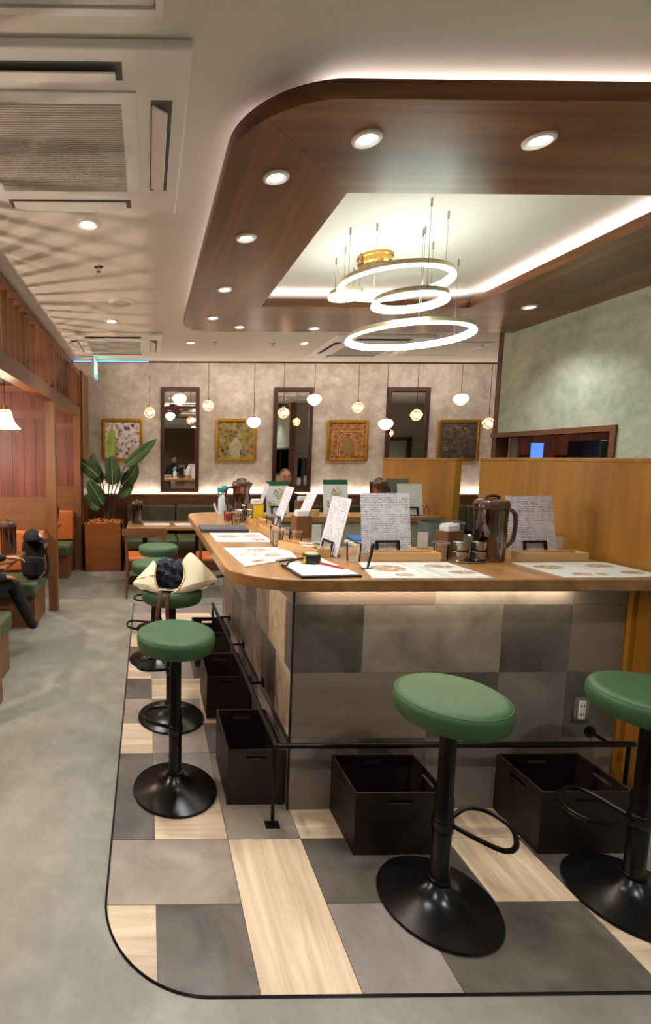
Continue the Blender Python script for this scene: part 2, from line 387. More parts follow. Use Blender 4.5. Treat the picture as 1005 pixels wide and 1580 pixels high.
# green wall on the right with the long opening
gw = B().box(XR, XR + .1, YR, 3.29, 0, ZC).box(XR, XR + .1, 3.29, 4.38, 1.735, ZC).box(XR, XR + .1, 3.29, 4.38, 0, 1.18)
wall_right = struct(ob('wall_right', gw, WALLG, smooth=0))
ob('end_trim', B().box(XR - .004, XR + .11, 4.38, 4.435, 0, ZC), BR_X, wall_right, smooth=0)
win = struct(ob('window_1', B().box(XR - .015, XR + .11, 3.25, 3.29, 1.15, 1.775).box(XR - .015, XR + .11, 3.29, 4.44, 1.735, 1.775).box(XR - .015, XR + .11, 3.29, 4.40, 1.15, 1.18), OAK_Y, smooth=0))
# room behind the opening: planked wall, a screen, the kitchen hatch wall
wk = struct(ob('wall_kitchen', B().box(XR + .1, 5.0, 4.26, 4.36, 1.54, ZC).box(XR + .1, 5.0, 4.26, 4.36, 0, .95).box(XR + .1, XR + .2, 4.26, 4.36, .95, 1.54).box(3.95, 5.0, 4.26, 4.36, .95, 1.54).box(5.65, XF, 4.26, 4.36, 0, ZC).box(5.0, 5.65, 4.26, 4.36, 1.95, ZC), WALLGR, smooth=0))
dr = struct(ob('door_1', B().box(5.02, 5.63, 4.28, 4.33, 0, 1.93), plain('door_grey_green', '8b938a', .6), smooth=0))
ob('door_frame', B().box(4.94, 5.02, 4.24, 4.40, 0, 2.0).box(5.63, 5.71, 4.24, 4.40, 0, 2.0).box(4.94, 5.71, 4.24, 4.40, 1.93, 2.0), DKBR, dr, smooth=0)
ob('hatch_sill', B().box(XR + .1, 3.95, 4.2, 4.44, .93, .955), STEEL, wk, smooth=0)
for i in range(12): piece('plank', XR + .102 + i * .1, XR + .2 + i * .1, 4.242 - .002 * (i % 2), 4.26, 1.545, 2.7, RED_Z, wk)
scr = T('monitor', 'small lit blue monitor seen through the opening in the green wall', 'monitor', (3.225, 4.13, 1.49))
ob('screen', B().box(-.05, .05, -.008, .0, 0, .19), SCREEN, scr, smooth=0); ob('case', B().box(-.055, .055, 0, .03, -.008, .197), BLACKP, scr, bev=.004); ob('stand', B().box(-.02, .02, .0, .03, -.57, 0).box(-.05, .05, -.07, .1, -.57, -.555), BLACKP, scr)
cab = T('kitchen_cabinet', 'dark steel cabinet behind the green wall opening', 'cabinet', (3.45, 3.3, 0))
ob('body', B().box(-.25, .3, -.2, .88, 0, .92), STEEL, cab, bev=.004); ob('upper_cover', B().box(.05, .3, .55, .85, .93, 1.70), BLACKP, cab, bev=.01)
for i, (x, y, h, lb) in enumerate(((3.3, 4.3, .16, 'white jug on the kitchen hatch sill'), (3.48, 4.3, .2, 'tall white container on the kitchen hatch sill'), (3.66, 4.31, .12, 'low white bowl on the kitchen hatch sill'))):
    tag(ob('kitchen_container', B().lathe([(.04, 0), (.055, .02), (.06, h * .8), (.05, h), (.045, h), (.05, h * .8), (.045, .02), (0, .015)], 16), WHITE, None, (x, y, .956)), lb, 'container', 'crockery on the kitchen hatch')

# ------------------------------------------------------------------ ceiling canopy of walnut boards round the opening
CZ0, CZ1 = 2.60, 2.655
cx0, cx1, cy0, cy1 = .283, XR - .002, 1.57, 4.285; ix0, ix1, iy0, iy1 = .79, 2.25, 2.09, 3.595; Rn, Rf = .30, .25
can = T('ceiling_canopy', 'dropped walnut ceiling canopy with rounded corners above the counter', 'canopy', (0, 0, 0))
na = arc(cx0 + Rn, cy0 + Rn, Rn, 180, 270, 16); fa = arc(cx0 + Rf, cy1 - Rf, Rf, 90, 180, 16)
e = .0008
near = [(p[0] + e, p[1]) for p in na[8:]] + [(cx1, cy0), (cx1, iy0 - .0), (ix1, iy0), (ix0 + e, iy0 - e)]
left = [(ix0, iy0), (ix0, iy1)] + fa[8:] + na[:9]
far = [(ix1, iy1), (cx1, iy1), (cx1, cy1)] + fa[:9] + [(ix0, iy1 + e)]
right = [(ix1, iy0), (cx1, iy0), (cx1, iy1), (ix1, iy1)]
for nm, pl, m in (('near_board', near, WALN_X), ('left_board', left, WALN_Y), ('far_board', far, WALN_X), ('side_board', right, WALN_Y)):
    ob(nm, B().prism(pl, CZ0, CZ1), m, can, smooth=30)
ob('hanger_block', B().box(.5, .6, 1.8, 1.9, CZ1, ZC).box(.5, .6, 3.9, 4.0, CZ1, ZC).box(2.5, 2.6, 1.8, 1.9, CZ1, ZC).box(2.5, 2.6, 3.9, 4.0, CZ1, ZC), BLACKM, can)
# downlights
dl0 = T('downlight', 'x', 'downlight')
ob('trim_ring', B().lathe([(.036, -.004), (.05, -.012), (.062, -.008), (.064, 0), (.036, 0.0), (.036, -.004)], 28, caps=False), ACW, dl0); ob('lens', B().lathe([(0, -.003), (.037, -.004), (.037, 0), (0, 0)], 20), LENS, dl0)
cdl = [(.72, 1.75, 'nearest round downlight in the front board of the walnut canopy'), (1.29, 1.75, 'round downlight at the right of the front canopy board'), (.48, 1.98, 'downlight just past the rounded corner in the left canopy board'),
       (.47, 2.5, 'second downlight along the left canopy board'), (.48, 3.23, 'third downlight along the left canopy board'), (.49, 3.87, 'far downlight at the end of the left canopy board'),
       (.74, 4.13, 'left downlight in the far canopy board'), (1.35, 4.16, 'downlight in the far canopy board near the lit rings'), (2.65, 3.56, 'downlight in the right canopy board beside the green wall')]
wdl = [(-.3, 2.64, 'bright ceiling downlight beside the near air conditioner'), (-.31, 4.43, 'ceiling downlight between the smoke detector and the far air conditioner'), (.44, 5.22, 'ceiling downlight left of the sprinkler beyond the canopy'), (1.6, 5.22, 'ceiling downlight beside the vent beyond the lit rings')]
first = True
for lst, z, wt in ((cdl, CZ0, 14), (wdl, ZC, 34)):
    for x, y, lb in lst:
        d = dl0 if first else dup(dl0, (x, y, z)); first = False
        d.location = (x, y, z); d['label'] = lb; d['group'] = 'recessed downlights'; d.scale = (.76,) * 3 if z == CZ0 else (.92,) * 3
        spot((x, y, z - .014), wt)
# lights of the part of the room that lies behind the camera
for x, y in ((-.3, .4), (1.5, .3), (-.3, -1.8), (1.5, -1.8), (0.3, -4.2), (2.3, -3.8), (3.0 - .6, -.8), (4.6, 5.4), (4.9, 2.6), (3.7, 3.3)):
    d = dup(dl0, (x, y, ZC), 0, 'ceiling downlight outside the view of the counter', 'recessed downlights behind'); spot((x, y, ZC - .014), 40)

# air conditioner cassettes
ac0 = T('air_conditioner', 'x', 'air conditioner')
a = .475
ob('panel', B().box(-a, a, -a, a, -.028, 0), ACW, ac0, bev=.008)
gr = B().box(-.31, .31, -.31, .31, -.034, -.0285)
ob('grille_frame', gr, ACW, ac0, bev=.002)
gr = B()
for i in range(44): gr.box(-.26, .26, -.258 + i * .012, -.251 + i * .012, -.0385, -.034)
ob('grille', gr, ACG, ac0, smooth=0)
for k in range(4):
    h = ob('air_slot', B().box(-.27, .27, .355, .425, -.0295, -.0275), ACD, ac0, rot=(0, 0, k * PI / 2), smooth=0)
    ob('flap', B().box(-.25, .25, -.028, .028, -.003, .003), ACW, h, (0, .385, -.042), (math.radians(-28 if k in (3,) else -12), 0, 0), bev=.002)
ac0.location = (-.345, 1.995, ZC); ac0['label'] = 'large ceiling cassette air conditioner nearest the viewer'; ac0['group'] = 'ceiling air conditioners'
dup(ac0, (-.33, 5.3, ZC), 0, 'ceiling air conditioner above the slatted screen by the exit sign', 'ceiling air conditioners')
dup(ac0, (2.28, 5.34, ZC), 0, 'ceiling air conditioner behind the lit rings', 'ceiling air conditioners')
def hatch(x0, x1, y0, y1, lb):
    t = T('access_hatch', lb, 'hatch', ((x0 + x1) / 2, (y0 + y1) / 2, ZC)); w_, d_ = (x1 - x0) / 2, (y1 - y0) / 2
    ob('cover', B().box(-w_ + .025, w_ - .025, -d_ + .025, d_ - .025, -.006, 0), CEIL, t, smooth=0)
    ob('frame', B().box(-w_, w_, -d_, -d_ + .02, -.012, 0).box(-w_, w_, d_ - .02, d_, -.012, 0).box(-w_, -w_ + .02, -d_ + .02, d_ - .02, -.012, 0).box(w_ - .02, w_, -d_ + .02, d_ - .02, -.012, 0), ACW, t, smooth=0)
hatch(-.85, .04, .55, 1.44, 'square ceiling hatch at the top left edge'); hatch(2.86, 3.5, 5.15, 5.78, 'square ceiling hatch beside the green wall')
t = T('smoke_detector', 'flat round white ceiling speaker disc beside the downlight', 'detector', (-.2, 3.91, ZC)); ob('body', B().lathe([(0, -.012), (.085, -.012), (.1, -.006), (.1, 0), (0, 0)], 28), ACW, t); ob('mesh_cover', B().lathe([(0, -.016), (.078, -.014), (.078, -.012), (0, -.012)], 28), ACG, t)
for x, y, lb in ((-.3, 3.21, 'small sprinkler head on the ceiling left of the canopy'), (.69, 5.21, 'sprinkler head between the two far downlights'), (1.28, 5.26, 'sprinkler head beside the far right downlight'), (3.42, 5.21, 'sprinkler head near the green wall')):
    t = T('sprinkler', lb, 'sprinkler', (x, y, ZC), 0, 'ceiling sprinklers'); ob('rosette', B().lathe([(0, -.006), (.028, -.004), (.03, 0), (0, 0)], 16), CHROME, t); ob('head', B().lathe([(.0, -.03), (.016, -.03), (.016, -.027), (.006, -.025), (.006, -.005), (0, -.005)], 12), CHROME, t)
# exit sign, and an added emissive strip imitating blue glow on the ceiling
t = T('exit_sign', 'hanging emergency exit sign with glowing green face', 'sign', (-.6, 5.93, ZC))
ob('housing', B().box(-.03, .0, -.16, .16, -.25, -.05), WHITE, t, bev=.004); ob('face', B().box(0, .006, -.155, .155, -.245, -.055), SIGNG, t, smooth=0)
ob('stem', B().box(-.025, -.005, -.1, .1, -.05, 0), WHITE, t)
pg = B().ball((0.008, .05, -.095), (.003, .013, .013), 10, 6).box(.006, .008, .035, .06, -.17, -.11).box(.006, .008, .055, .1, -.185, -.165).box(.006, .008, 0, .035, -.15, -.13).box(.006, .008, -.02, .04, -.2, -.185).box(.006, .008, -.13, -.06, -.22, -.075)
ob('pictogram', pg, emit('exit_white', 'ffffff', 3), t, smooth=0)
t = T('ceiling_glow_strip', 'thin added strip imitating blue glow on the ceiling near the exit sign', 'light strip', (0, 0, 0)); ob('glow_backing', B().box(-.90, .02, 6.17, 6.2, ZC - .012, ZC), ACW, t, smooth=0); ob('glow_face', B().box(-.89, .01, 6.172, 6.198, ZC - .018, ZC - .012), BLUEGLOW, t, smooth=0)

# ------------------------------------------------------------------ ring chandelier
ch = T('ring_chandelier', 'chandelier of four glowing LED rings hanging inside the canopy', 'chandelier', (0, 0, 0))
ob('ceiling_mount', B().lathe([(.0, -.055), (.085, -.055), (.095, -.045), (.095, -.02), (.1, -.015), (.1, 0), (0, 0)], 32, (1.32, 3.02, ZC)), BRASS, ch)
def ring(cx, cy, cz, R, anchors):
    n = 64; w_, h_ = .011, .016
    h = B(); s = B()
    for b_, r0, r1, z0, z1 in ((h, R - .004, R + .007, -.006, h_ * 1.1), (s, R - w_ - .006, R - .0045, -.008, h_), (s, R - w_, R + .012, -h_, -.0065)):
        vs = []; fs = []
        for k in range(n):
            a_ = 2 * PI * k / n
            for r, z in ((r0, z0), (r1, z0), (r1, z1), (r0, z1)): vs.append((cx + r * math.cos(a_), cy + r * math.sin(a_), cz + z))
        for k in range(n):
            j = (k + 1) % n
            for q in range(4): fs.append((k * 4 + q, k * 4 + (q + 1) % 4, j * 4 + (q + 1) % 4, j * 4 + q))
        b_.add(vs, fs)
    rg = ob('ring_body', h, plain('pale_gold', 'd9cda4', .3, .8), ch); ob('led_tube', s, RINGE, rg)
    for ang in anchors:
        ax, ay = cx + R * math.cos(ang), cy + R * math.sin(ang)
        wr = ob('wire', B().cyl((ax, ay, cz + .012), (ax, ay, ZC - .03), .0015, 5), STEEL, ch)
        ob('wire_anchor', B().cyl((ax, ay, ZC - .036), (ax, ay, ZC), .005, 8), STEEL, wr)
ring(1.295, 2.72, 2.475, .27, [3.36, .38, -1.06])
ring(1.285, 2.53, 2.325, .162, [2.6, .75, -1.6])
ring(1.515, 2.98, 2.265, .33, [2.4, .25, -1.9])
ring(1.14, 2.97, 2.49, .085, [2.0, .2, 4.2])

# ------------------------------------------------------------------ counter
cb = T('bar_counter', 'bar counter base clad in grey and beige stone tiles', 'counter', (0, 0, 0))
bx0, by0 = .622, 2.062
ob('core', B().box(bx0 + .002, 2.06, by0 + .002, 2.42, 0, 1.04).box(bx0 + .002, .82, 2.42, 4.02, 0, 1.04).box(.82, 2.38, 3.97, 4.16, 0, 1.04), GROUT, cb, smooth=0)
ob('corner_trim', B().box(bx0 - .002, bx0 + .006, by0 - .002, by0 + .006, 0, 1.04), BLACKM, cb, smooth=0)
z1 = .9345; gg = .0016
def ft(k0, k1, za, zb, m):
    x0 = bx0 + .004 + .3 * k0; x1 = min(bx0 + .004 + .3 * k1, 2.058)
    piece('wall_tile', x0 + gg, x1 - gg, by0, by0 + .012, za + gg, zb - gg, m, cb)
zr = [1.04, z1, z1 - .3, z1 - .6, 0.0]
for k0, k1, r, m in ((0, 2, 0, Tp), (2, 4, 0, Md), (4, 5, 0, Tp), (0, 1, 1, Dk), (1, 3, 1, Md), (3, 4, 1, Dk), (4, 5, 1, Tp),
                     (0, 2, 2, Tp), (2, 3, 2, Dk), (3, 4, 2, Mv), (4, 5, 2, Dk), (0, 1, 3, Mv), (1, 2, 3, Dk), (2, 3, 3, Mv), (3, 5, 3, Tp)):
    ft(k0, k1, zr[r + 1], zr[r], m)
def st(ya, yb, r, m): piece('wall_tile', bx0, bx0 + .012, ya + gg, min(yb, 4.02) - gg, zr[r + 1] + gg, zr[r] - gg, m, cb)
for r, seq in ((0, [(.2, Tp), (.6, Lx), (.6, Md), (.6, Tp)]), (1, [(.1, Dk), (.3, Lx), (.3, Md), (.3, Dk), (.3, Tp), (.3, Mv), (.4, Dk)]), (2, [(.25, Lx), (.3, Dk), (.3, Tp), (.3, Mv), (.3, Dk), (.6, Tp)]), (3, [(.3, Dk), (.3, Mv), (.6, Dk), (.3, Tp), (.5, Mv)])):
    y = by0 + .013
    for d, m in seq: st(y, y + d, r, m); y += d
# worktop: a U of wood
ZT0, ZT1 = 1.04, 1.09
L_, F_, K_ = .335, 1.885, 4.262
outer = arc(L_ + .27, F_ + .27, .27, 180, 270, 14)
top = [(.92, 3.95), (.92, 2.6), (2.07, 2.6), (2.07, F_)] + outer[::-1] + arc(L_ + .2, K_ - .2, .2, 180, 90, 10) + [(2.378, K_), (2.378, 3.95)]
ct = B().prism(top[::-1], ZT0, ZT1)
tag(ob('wooden_worktop', ct, TOP_Y, bev=.006, smooth=30), 'U-shaped wooden counter top with rounded corner', 'worktop')
# amber partitions
def partition(name, lb, x0, x1, y0, y1, z1_, rz=0):
    t = T(name, lb, 'partition', (x0, y0, 0)); ob('panel', B().box(0, x1 - x0, 0, y1 - y0, 0, z1_ - .02), AMB_Z, t, smooth=0); ob('top_cap', B().box(-.003, x1 - x0 + .003, -.003, y1 - y0 + .003, z1_ - .02, z1_), AMB_Z, t, bev=.003); return t
partition('amber_partition', 'tall amber wood partition at the right end of the counter', 2.085, 2.135, 1.985, 3.115, 1.56)
partition('amber_partition', 'amber wood partition standing behind the far arm of the counter', 2.39, 2.44, 3.86, 5.06, 1.555)
t = T('end_panel', 'amber wood end board under the counter beside the socket', 'board', (0, 0, 0)); ob('board', B().box(2.062, 2.084, 2.04, 2.5, 0, 1.036), AMB_Z, t, smooth=0)
# power socket
t = T('wall_socket', 'steel wall socket plate on the tiled counter front', 'socket', (1.9, by0, .465)); ob('plate', B().box(-.036, .036, -.006, 0, -.058, .058), STEEL, t, bev=.002); k = ob('insert', B().box(-.014, .014, -.011, -.006, -.042, .042), WHITE, t, bev=.002)
for dz in (-.02, .02): ob('slot', B().box(-.008, -.004, -.0115, -.0105, dz - .006, dz + .006).box(.004, .008, -.0115, -.0105, dz - .006, dz + .006), BLACKP, k, smooth=0)
# foot rail
fr = T('foot_rail', 'black metal foot rail running around the counter base', 'rail', (0, 0, 0))
rx, ry, rz_ = .538, 1.962, .362
ob('front_bar', B().cyl((rx, ry, rz_), (2.05, ry, rz_), .012, 14), BLACK, fr); ob('side_bar', B().cyl((rx, ry, rz_), (rx, 4.0, rz_), .012, 14), BLACK, fr); ob('corner_joint', B().ball((rx, ry, rz_), .0135, 14, 8), BLACK, fr)
for x, y in ((rx - .005, ry + .005), (rx, 3.98), (2.03, ry)):
    q = ob('foot_post', B().cyl((x, y, 0), (x, y, rz_), .008, 10), BLACK, fr); ob('floor_plate', B().box(x - .03, x + .03, y - .02, y + .02, .0005, .006), BLACKM, q)
for y in (2.55, 3.1, 3.65): q = ob('wall_bracket', B().cyl((rx, y, rz_), (bx0, y, rz_), .007, 8), BLACK, fr); ob('flange', B().cyl((bx0 - .006, y, rz_), (bx0, y, rz_), .025, 14), BLACKM, q)
for x in (1.95,): q = ob('wall_bracket', B().cyl((x, ry, rz_), (x, by0, rz_), .007, 8), BLACK, fr); ob('flange', B().cyl((x, by0 - .006, rz_), (x, by0, rz_), .025, 14), BLACKM, q)
# baskets
bk0 = T('storage_basket', 'x', 'basket')
def bwall(nm, sx, sy, sz, cx, cy, hole):
    b = B(); hx = .045
    ax = 'x' if sx > sy else 'y'; L = max(sx, sy); t_ = min(sx, sy)
    def bb(a0, a1, z0, z1):
        if ax == 'x': b.box(a0, a1, -t_ / 2, t_ / 2, z0, z1)
        else: b.box(-t_ / 2, t_ / 2, a0, a1, z0, z1)
    bb(-L / 2, L / 2, 0, sz - .045); bb(-L / 2, L / 2, sz - .028, sz)
    bb(-L / 2, -hx, sz - .045, sz - .028); bb(hx, L / 2, sz - .045, sz - .028)
    return ob(nm, b, BASKET, bk0, (cx, cy, .001), smooth=0)
for s_ in (-1, 1):
    bwall('side_wall', .252, .006, .26, 0, s_ * .177, 1); bwall('long_wall', .006, .36, .26, s_ * .126, 0, 1)
ob('bottom', B().box(-.123, .123, -.174, .174, .001, .008), BASKET, bk0, smooth=0)
ob('rim_piping', B().tube([(-.126, -.177, .261), (.126, -.177, .261), (.126, .177, .261), (-.126, .177, .261)], .0035, 6, True), plain('basket_edge', '3d2a23', .5), bk0)
bk0.location = (.488, 2.275, 0); bk0['label'] = 'dark open storage basket at the near corner of the foot rail'; bk0['group'] = 'dark storage baskets'
dup(bk0, (.484, 3.02, 0), 0, 'second dark storage basket along the side of the counter', 'dark storage baskets'); dup(bk0, (.49, 3.77, 0), 0, 'farthest dark storage basket beside the counter side', 'dark storage baskets')
dup(bk0, (.992, 1.932, 0), PI / 2, 'dark storage basket behind the nearest green stool', 'dark storage baskets'); dup(bk0, (1.725, 1.932, 0), PI / 2, 'dark storage basket under the power socket', 'dark storage baskets')

# ------------------------------------------------------------------ stools
so = T('bar_stool', 'x', 'stool')
SH = .775
ob('seat', B().lathe([(0, SH - .085), (.153, SH - .085), (.169, SH - .078), (.176, SH - .06), (.179, SH - .03), (.174, SH - .012), (.159, SH - .001), (.148, SH), (.11, SH - .002), (0, SH - .002)], 48), GREEN, so)
sm = ob('seat_seam', B().tube([(.171 * math.cos(a_ * PI / 24), .171 * math.sin(a_ * PI / 24), SH - .010) for a_ in range(48)], .0022, 6, True), GREEN, so)
ob('seat_plate', B().lathe([(0, SH - .1), (.09, SH - .1), (.1, SH - .085), (0, SH - .085)], 24), BLACKM, so)
ob('column', B().lathe([(.03, .05), (.03, .40), (.026, .405), (.026, SH - .05)], 24), BLACKM, so)
ob('base', B().lathe([(.196, .0), (.198, .006), (.195, .012), (.16, .020), (.115, .032), (.08, .046), (.055, .062), (.042, .078), (.036, .085), (.0, .085)], 56), BLACKM, so)
ob('collar', B().lathe([(.034, .08), (.036, .098), (.031, .1)], 24), BLACKM, so)
lp = [(.03, .02), (.12, .085), (.19, .075), (.225, .0), (.19, -.085), (.14, -.11), (.085, -.07), (.03, -.01)]
def sub(pts, n=3):
    out = []
    for i in range(len(pts) - 1):
        p0 = pts[max(i - 1, 0)]; p1 = pts[i]; p2 = pts[i + 1]; p3 = pts[min(i + 2, len(pts) - 1)]
        for j in range(n):
            t = j / n; out.append(tuple(.5 * (2 * b + (c - a) * t + (2 * a - 5 * b + 4 * c - d) * t * t + (3 * b - a - 3 * c + d) * t ** 3) for a, b, c, d in zip(p0, p1, p2, p3)))
    out.append(pts[-1]); return out
ob('footrest_loop', B().tube([(x, y, .30) for x, y in sub(lp, 5)], .0085, 8), BLACK, so)
ob('footrest_clamp', B().lathe([(.031, .275), (.035, .28), (.035, .32), (.031, .325)], 20), BLACKM, so)
so.location = (1.024, 1.593, 0); so.rotation_euler.z = -.1; so['label'] = 'green round bar stool nearest the viewer in front of the counter'; so['group'] = 'green bar stools'
for x, y, rz, lb in ((1.727, 1.605, PI - .5, 'green bar stool cut off by the right edge of the picture'), (.131, 2.203, 2.0, 'nearest green bar stool along the left side of the counter'),
                     (.143, 2.86, 2.6, 'green bar stool with the cream bag lying on it'), (.06, 3.72, 3.6, 'green bar stool just beyond the cream bag'), (.10, 4.42, 3.4, 'farthest green bar stool at the end of the left counter side')):
    d = dup(so, (x, y, 0), rz, lb, 'green bar stools')
    if 'bag lying' in lb:                       # this stool is wound a little higher
        for c in d.children:
            if c.name.startswith('seat'): c.location.z = .03

# ------------------------------------------------------------------ things on the counter
ZK = ZT1 + .0006
def flat(name, lb, cat, corners, th, mat, grp=None):
    cx = sum(c[0] for c in corners) / 4; cy = sum(c[1] for c in corners) / 4
    t = T(name, lb, cat, (cx, cy, ZK), 0, grp); ob('sheet', B().prism([(x - cx, y - cy) for x, y in corners], 0, th), mat, t, smooth=0); return t
def quadpt(c, u, v):
    a, b, d, e_ = [Vector(p) for p in c]; return a * (1 - u) * (1 - v) + b * u * (1 - v) + d * u * v + e_ * (1 - u) * v
def prints(t, c, specs, th):
    cx = sum(p[0] for p in c) / 4; cy = sum(p[1] for p in c) / 4
    for u, v, w_, h_, kind, m in specs:
        pts = []
        if kind == 'o': pts = [quadpt(c, u + w_ * math.cos(a_ * PI / 10), v + h_ * math.sin(a_ * PI / 10)) for a_ in range(20)]
        else: pts = [quadpt(c, u + sx * w_, v + sy * h_) for sx, sy in ((-1, -1), (1, -1), (1, 1), (-1, 1))]
        ob('food_photo', B().prism([(p.x - cx, p.y - cy) for p in pts], th, th + .0004), m, t, smooth=0)
def placemat(lb, c, specs, th=.003):
    t = flat('menu_placemat', lb, 'placemat', c, th, MATP, 'printed menus lying on the counter'); prints(t, c, specs, th); return t
sp = [(.3, .4, .2, .16, 'o', FOODB), (.3, .78, .13, .09, 'o', FOODG), (.75, .35, .16, .12, 'o', FOODB), (.78, .75, .14, .1, 'o', FOODB), (.5, .08, .44, .03, 'r', plain('mat_band', 'b9b7a6', .4))]
placemat('printed menu lying farthest back on the left counter arm', [(.385, 3.06), (.70, 3.06), (.70, 2.72), (.385, 2.72)], sp)
placemat('printed menu lying beside the black tape measure', [(.392, 2.55), (.73, 2.57), (.70, 2.29), (.42, 2.10)], [(.5, .2, .2, .1, 'o', FOODB), (.25, .5, .18, .14, 'o', FOODG), (.65, .6, .14, .1, 'o', FOODB), (.3, .85, .12, .06, 'o', FOODB)])
placemat('printed menu with a large food photo between clipboard and tray', [(.945, 2.19), (1.12, 2.19), (1.125, 1.892), (.875, 1.892)], [(.5, .42, .36, .2, 'o', FOODB), (.6, .82, .16, .07, 'o', FOODB)])
placemat('printed menu right of the large food photo in front of the wooden tray', [(1.123, 2.19), (1.345, 2.19), (1.355, 1.895), (1.128, 1.892)], [(.6, .3, .28, .12, 'o', FOODB), (.72, .68, .24, .1, 'o', FOODB), (.25, .6, .1, .3, 'r', plain('mat_text_block', 'b8b6ac', .4))])
placemat('printed menu lying before the pitcher beside the amber partition', [(1.63, 2.18), (1.85, 2.19), (1.88, 1.90), (1.64, 1.90)], [(.4, .35, .28, .14, 'o', FOODB), (.5, .8, .16, .08, 'o', FOODB), (.85, .8, .1, .07, 'o', FOODB)])
placemat('printed menu at the right counter end against the amber partition', [(1.853, 2.19), (2.06, 2.19), (2.065, 1.92), (1.883, 1.90)], [(.5, .3, .3, .12, 'o', FOODB), (.6, .75, .26, .1, 'o', FOODB)])
tag(ob('notebook', B().box(-.15, .15, -.1, .1, 0, .022), FELT, None, (.49, 3.19, ZK), (0, 0, -.04), bev=.004), 'closed dark grey folder lying across the left counter arm', 'folder')
clipc = [(.58, 2.12), (.80, 2.255), (.845, 1.915), (.60, 1.893)]
t = flat('clipboard', 'black clipboard holding white paper under the tape measure', 'clipboard', clipc, .008, BLACKP)
cpx = sum(p[0] for p in clipc) / 4; cpy = sum(p[1] for p in clipc) / 4
ob('paper', B().prism([((x - cpx) * .93, (y - cpy) * .93) for x, y in clipc], .0082, .0112), PAPER, t, smooth=0)
ob('clip', B().box(-.05, .05, -.012, .012, .0082, .02), STEEL, t, (-.09, .14, 0), (0, 0, .55), bev=.003)
t = T('tape_measure', 'black round tape measure with wrist strap on the clipboard', 'tape measure', (.715, 2.135, ZK + .0118), .3)
ob('case', B().lathe([(0, 0), (.036, 0), (.04, .006), (.04, .034), (.036, .04), (0, .04)], 28), BLACKP, t); ob('top_disc', B().lathe([(0, .04), (.03, .04), (.028, .044), (0, .044)], 24), plain('tape_label', 'b6a77a', .4), t)
ob('strap', B().tube(sub([(-.035, .01, .02), (-.07, .0, .02), (-.11, .0, .01), (-.135, -.02, .002), (-.16, -.02, .003)], 4), .004, 6), BLACKF, t); ob('belt_clip', B().box(-.05, -.035, -.015, .015, .005, .035), BRASS, t)
t = T('red_pen', 'red pen lying on the white paper of the clipboard', 'pen', (.75, 2.10, ZK + .0168)); ob('barrel', B().tube([(.0, 0, 0), (.055, -.09, 0)], .0048, 10), RED, t); ob('tip', B().tube([(.055, -.09, 0), (.063, -.103, 0)], [.0045, .001], 10), RED, t); ob('cap', B().tube([(-.018, .03, 0), (0, 0, 0)], .0052, 10), plain('orange_cap', 'd0602a', .4), t)
t = T('black_pen', 'black pen leaning up beside the folded menu sheet', 'pen', (.93, 2.06, ZK)); ob('barrel', B().tube([(0, 0, .003), (.028, .02, .10)], [.004, .0085], 10), BLACKP, t); ob('cap', B().ball((.028, .02, .10), .0085, 10, 6), BLACKP, t); ob('holder_foot', B().box(-.025, .02, -.012, .012, 0, .004), BLACKP, t)

def menu_sheet(lb, loc, rz, lean, w_=.225, h_=.29, mat=None, header=None, thick=.002):
    t = T('menu_stand', lb, 'menu', (loc[0], loc[1], ZK), rz, 'menus standing in black holders')
    s = ob('sheet', B().box(-w_ / 2, w_ / 2, -thick, 0, 0, h_), mat or MENUP, t, (0, .012, .004), (-lean, 0, 0), smooth=0)
    # text lines are drawn in the plane of the sheet
    fr_ = ob('holder', B().box(-.06, -.047, -.006, .0, 0, .07).box(.047, .06, -.006, .0, 0, .07).box(-.06, .06, -.006, .0, .058, .071), BLACKP, t, (0, .0, .0), (-lean, 0, 0), smooth=0)
    ob('holder_foot', B().box(-.06, .06, -.035, .05, 0, .004), BLACKP, t)
    if header:
        ob('header', B().box(-w_ / 2, w_ / 2, -thick - .0006, -thick, h_ * .86, h_), MGREEN, s, smooth=0)
        for cx_, cz_, rr in ((0.01, h_ * .62, .045), (-.05, h_ * .3, .033), (.05, h_ * .28, .03)):
            ob('food_photo', B().lathe([(0, 0), (rr, 0), (rr, .0006), (0, .0006)], 20), FOODG, s, (cx_, -thick, cz_), (PI / 2, 0, 0))
    return t
# text paper maps lines in x/z, so its brick pattern is turned upright
for m in (MENUP, CARDP):
    for n in m.node_tree.nodes:
        if n.type == 'MAPPING': n.inputs['Rotation'].default_value = (PI / 2, 0, 0)
menu_sheet('standing menu sheet in the middle behind the long wooden tray', (1.165, 2.37), .03, .16, .245, .295)
menu_sheet('slanted menu sheet with open black holder beside the tape measure', (.868, 2.39), -PI / 2 + .05, .22, .21, .28)
menu_sheet('menu sheet behind the smoky pitcher at the amber partition', (1.88, 2.36), .05, .2, .24, .285)
menu_sheet('slim slanted menu sheet above the glass cups', (.88, 2.98), -PI / 2, .38, .17, .27)
menu_sheet('slanted menu sheet in front of the green menu card', (.88, 3.42), -PI / 2, .34, .19, .28)
menu_sheet('menu sheet farthest back beside the dark pitcher', (.86, 3.95), -PI / 2 - .1, .3, .2, .27)
menu_sheet('green headed menu card at the far end of the left arm', (1.08, 4.08), .1, .12, .19, .27, PAPER, True)
menu_sheet('green headed menu card on the far counter arm', (1.56, 4.07), .05, .16, .21, .285, PAPER, True)
t = menu_sheet('grey backed menu board leaning by the far partition', (2.16, 4.04), -.2, .3, .19, .26, plain('pale_board', 'b9b8ac', .5)); t2 = menu_sheet('pale menu board with dark rim behind another on the far arm', (2.12, 4.17), .05, .1, .2, .29, plain('dark_rim_board', '6f6d63', .5))

